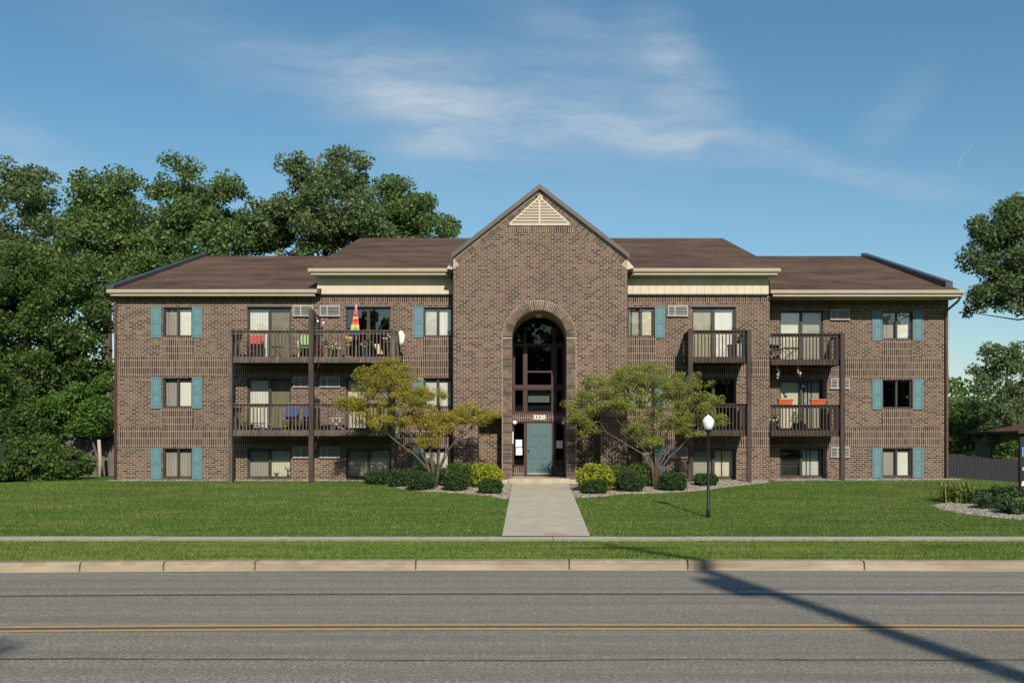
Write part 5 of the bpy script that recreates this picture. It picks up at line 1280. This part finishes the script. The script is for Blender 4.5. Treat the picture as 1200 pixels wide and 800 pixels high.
chime('tan wind chime hung under the middle of the top right balcony', fx(936, 37.2), 37.2, DECK[2]-.21, .42, ['tan','brown','terracotta'], 4)
# railing planter boxes
for i, (pa, pb, lab) in enumerate([(911.5,929,'orange planter box on the middle right balcony rail, left one'),(949.5,968,'orange planter box on the middle right balcony rail, right one')]):
    Yp = 36.88; xa, xb = fx(pa, Yp), fx(pb, Yp); zr = DECK[1]+.98
    m_ = MB(); b = len(m_.v); zt = fz(469.5, Yp); zb = fz(477.5, Yp)
    P = [(xa+.05, Yp-.06), (xb-.05, Yp-.06), (xb-.05, Yp+.09), (xa+.05, Yp+.09)]; Q = [(xa, Yp-.11), (xb, Yp-.11), (xb, Yp+.14), (xa, Yp+.14)]
    zb = zr+.004; zt = zb+.20; m_.v += [(x,y,zb) for x,y in P] + [(x,y,zt) for x,y in Q]
    for q in ((3,2,1,0),(0,1,5,4),(1,2,6,5),(2,3,7,6),(3,0,4,7)): m_.f.append(tuple(b+k for k in q)); m_.m.append(0); m_.sm.append(False)
    m_.box(xa-.01, xb+.01, Yp-.125, Yp-.105, zt-.04, zt+.005); m_.box(xa-.01, xb+.01, Yp+.135, Yp+.155, zt-.04, zt+.005); m_.box(xa-.015, xa+.005, Yp-.104, Yp+.134, zt-.04, zt+.005); m_.box(xb-.005, xb+.015, Yp-.104, Yp+.134, zt-.04, zt+.005)
    m_.box(xa+.01, xb-.01, Yp-.10, Yp+.13, zt-.05, zt-.03, 1)
    tag(m_.build('planter_box', [M['orange'], M['core']]), lab, 'planter', 'orange planter boxes on the railing')
pot('potted_plant', 'leafy plant with striped leaves on the middle right balcony under the left planter', fx(933, 37.3), 37.3, z2, .14, .3, 'darkgrey', 'leaf_bright', ['lime'], .45, 50)
pot('potted_plant', 'white flowering plant at the left end of the middle right balcony', fx(906, 37.1), 37.1, z2+.0, .12, .34, 'grey', 'leaf_mid', ['white'], .24, 51)
def bin_(label, X, Y, z, w, h, mat):
    root = empty('storage_bin', (X, Y, z)); tag(root, label, 'bin', 'bins on the balcony'); m_ = MB(); b = len(m_.v); t_ = w*.42; u_ = w*.5
    m_.v += [(X-t_,Y-t_,z),(X+t_,Y-t_,z),(X+t_,Y+t_,z),(X-t_,Y+t_,z),(X-u_,Y-u_,z+h),(X+u_,Y-u_,z+h),(X+u_,Y+u_,z+h),(X-u_,Y+u_,z+h)]
    for q in ((3,2,1,0),(0,1,5,4),(1,2,6,5),(2,3,7,6),(3,0,4,7)): m_.f.append(tuple(b+k for k in q)); m_.m.append(0); m_.sm.append(False)
    m_.build('tub', M[mat], root, bevel=.01); l = MB(); l.box(X-u_-.02, X+u_+.02, Y-u_-.02, Y+u_+.02, z+h+.001, z+h+.04); l.build('lid', M[mat], root, bevel=.01)
bin_('dark plastic storage bin on the top balcony of the right block', fx(857.5, 36.3), 36.3, z3, .28, .45, 'darkgrey')
bin_('light grey slatted bin beside the dark one on the top balcony of the right block', fx(868, 36.3), 36.3, z3, .36, .47, 'grey')
m_ = MB(); X = fx(467, 36.0); m_.box(X-.10, X+.09, 35.68, 35.71, fz(514, 36), fz(476, 36)); m_.box(X-.10, X+.09, 35.711, 35.9, fz(476,36)-.02, fz(476,36)); tag(m_.build('hanging_sheet', M['blind'], bevel=.008), 'narrow white sheet hanging at the right end of the middle left balcony', 'sheet')
# notices taped inside the entrance glass
for px, pa, pb, lab in ((608, 515, 523.5, 'upper white paper notice left of the teal door'), (608.3, 524.5, 533, 'lower white paper notice left of the teal door'), (655.5, 516, 525, 'white paper notice right of the teal door')):
    x = gx(px); m_ = MB(); m_.box(x-.125, x+.125, YG-.019, YG-.016, g_z(pb), g_z(pa)); tag(m_.build('paper_notice', M['paper']), lab, 'notice')
# sill ornaments inside the ground floor window
def cactus(label, px, h, Yp=37.19):
    X = fx(px, Yp); z0 = HEAD[0]-1.13+.046; root = empty('sill_plant', (X, Yp, z0)); tag(root, label, 'potted plant'); m_ = MB(); m_.lathe((X, Yp, z0), [(0,0),(.045,0),(.055,.1),(0,.1)], 10); m_.build('pot', M['darkgrey'], root)
    m_ = MB(); m_.tube([(X, Yp, z0+.1), (X, Yp, z0+h)], [.02, .012], 6); m_.tube([(X, Yp, z0+h*.5), (X-.09, Yp, z0+h*.8), (X-.11, Yp, z0+h*1.05)], [.014,.014,.006], 6); m_.tube([(X, Yp, z0+h*.45), (X+.08, Yp, z0+h*.75), (X+.09, Yp, z0+h)], [.014,.014,.006], 6); m_.build('stems', M['leaf_far'], root)
cactus('branching plant silhouetted at the right of the lower left window sill', 337.5, .40); cactus('tiny plant on the same sill near the window mullion', 324, .18)
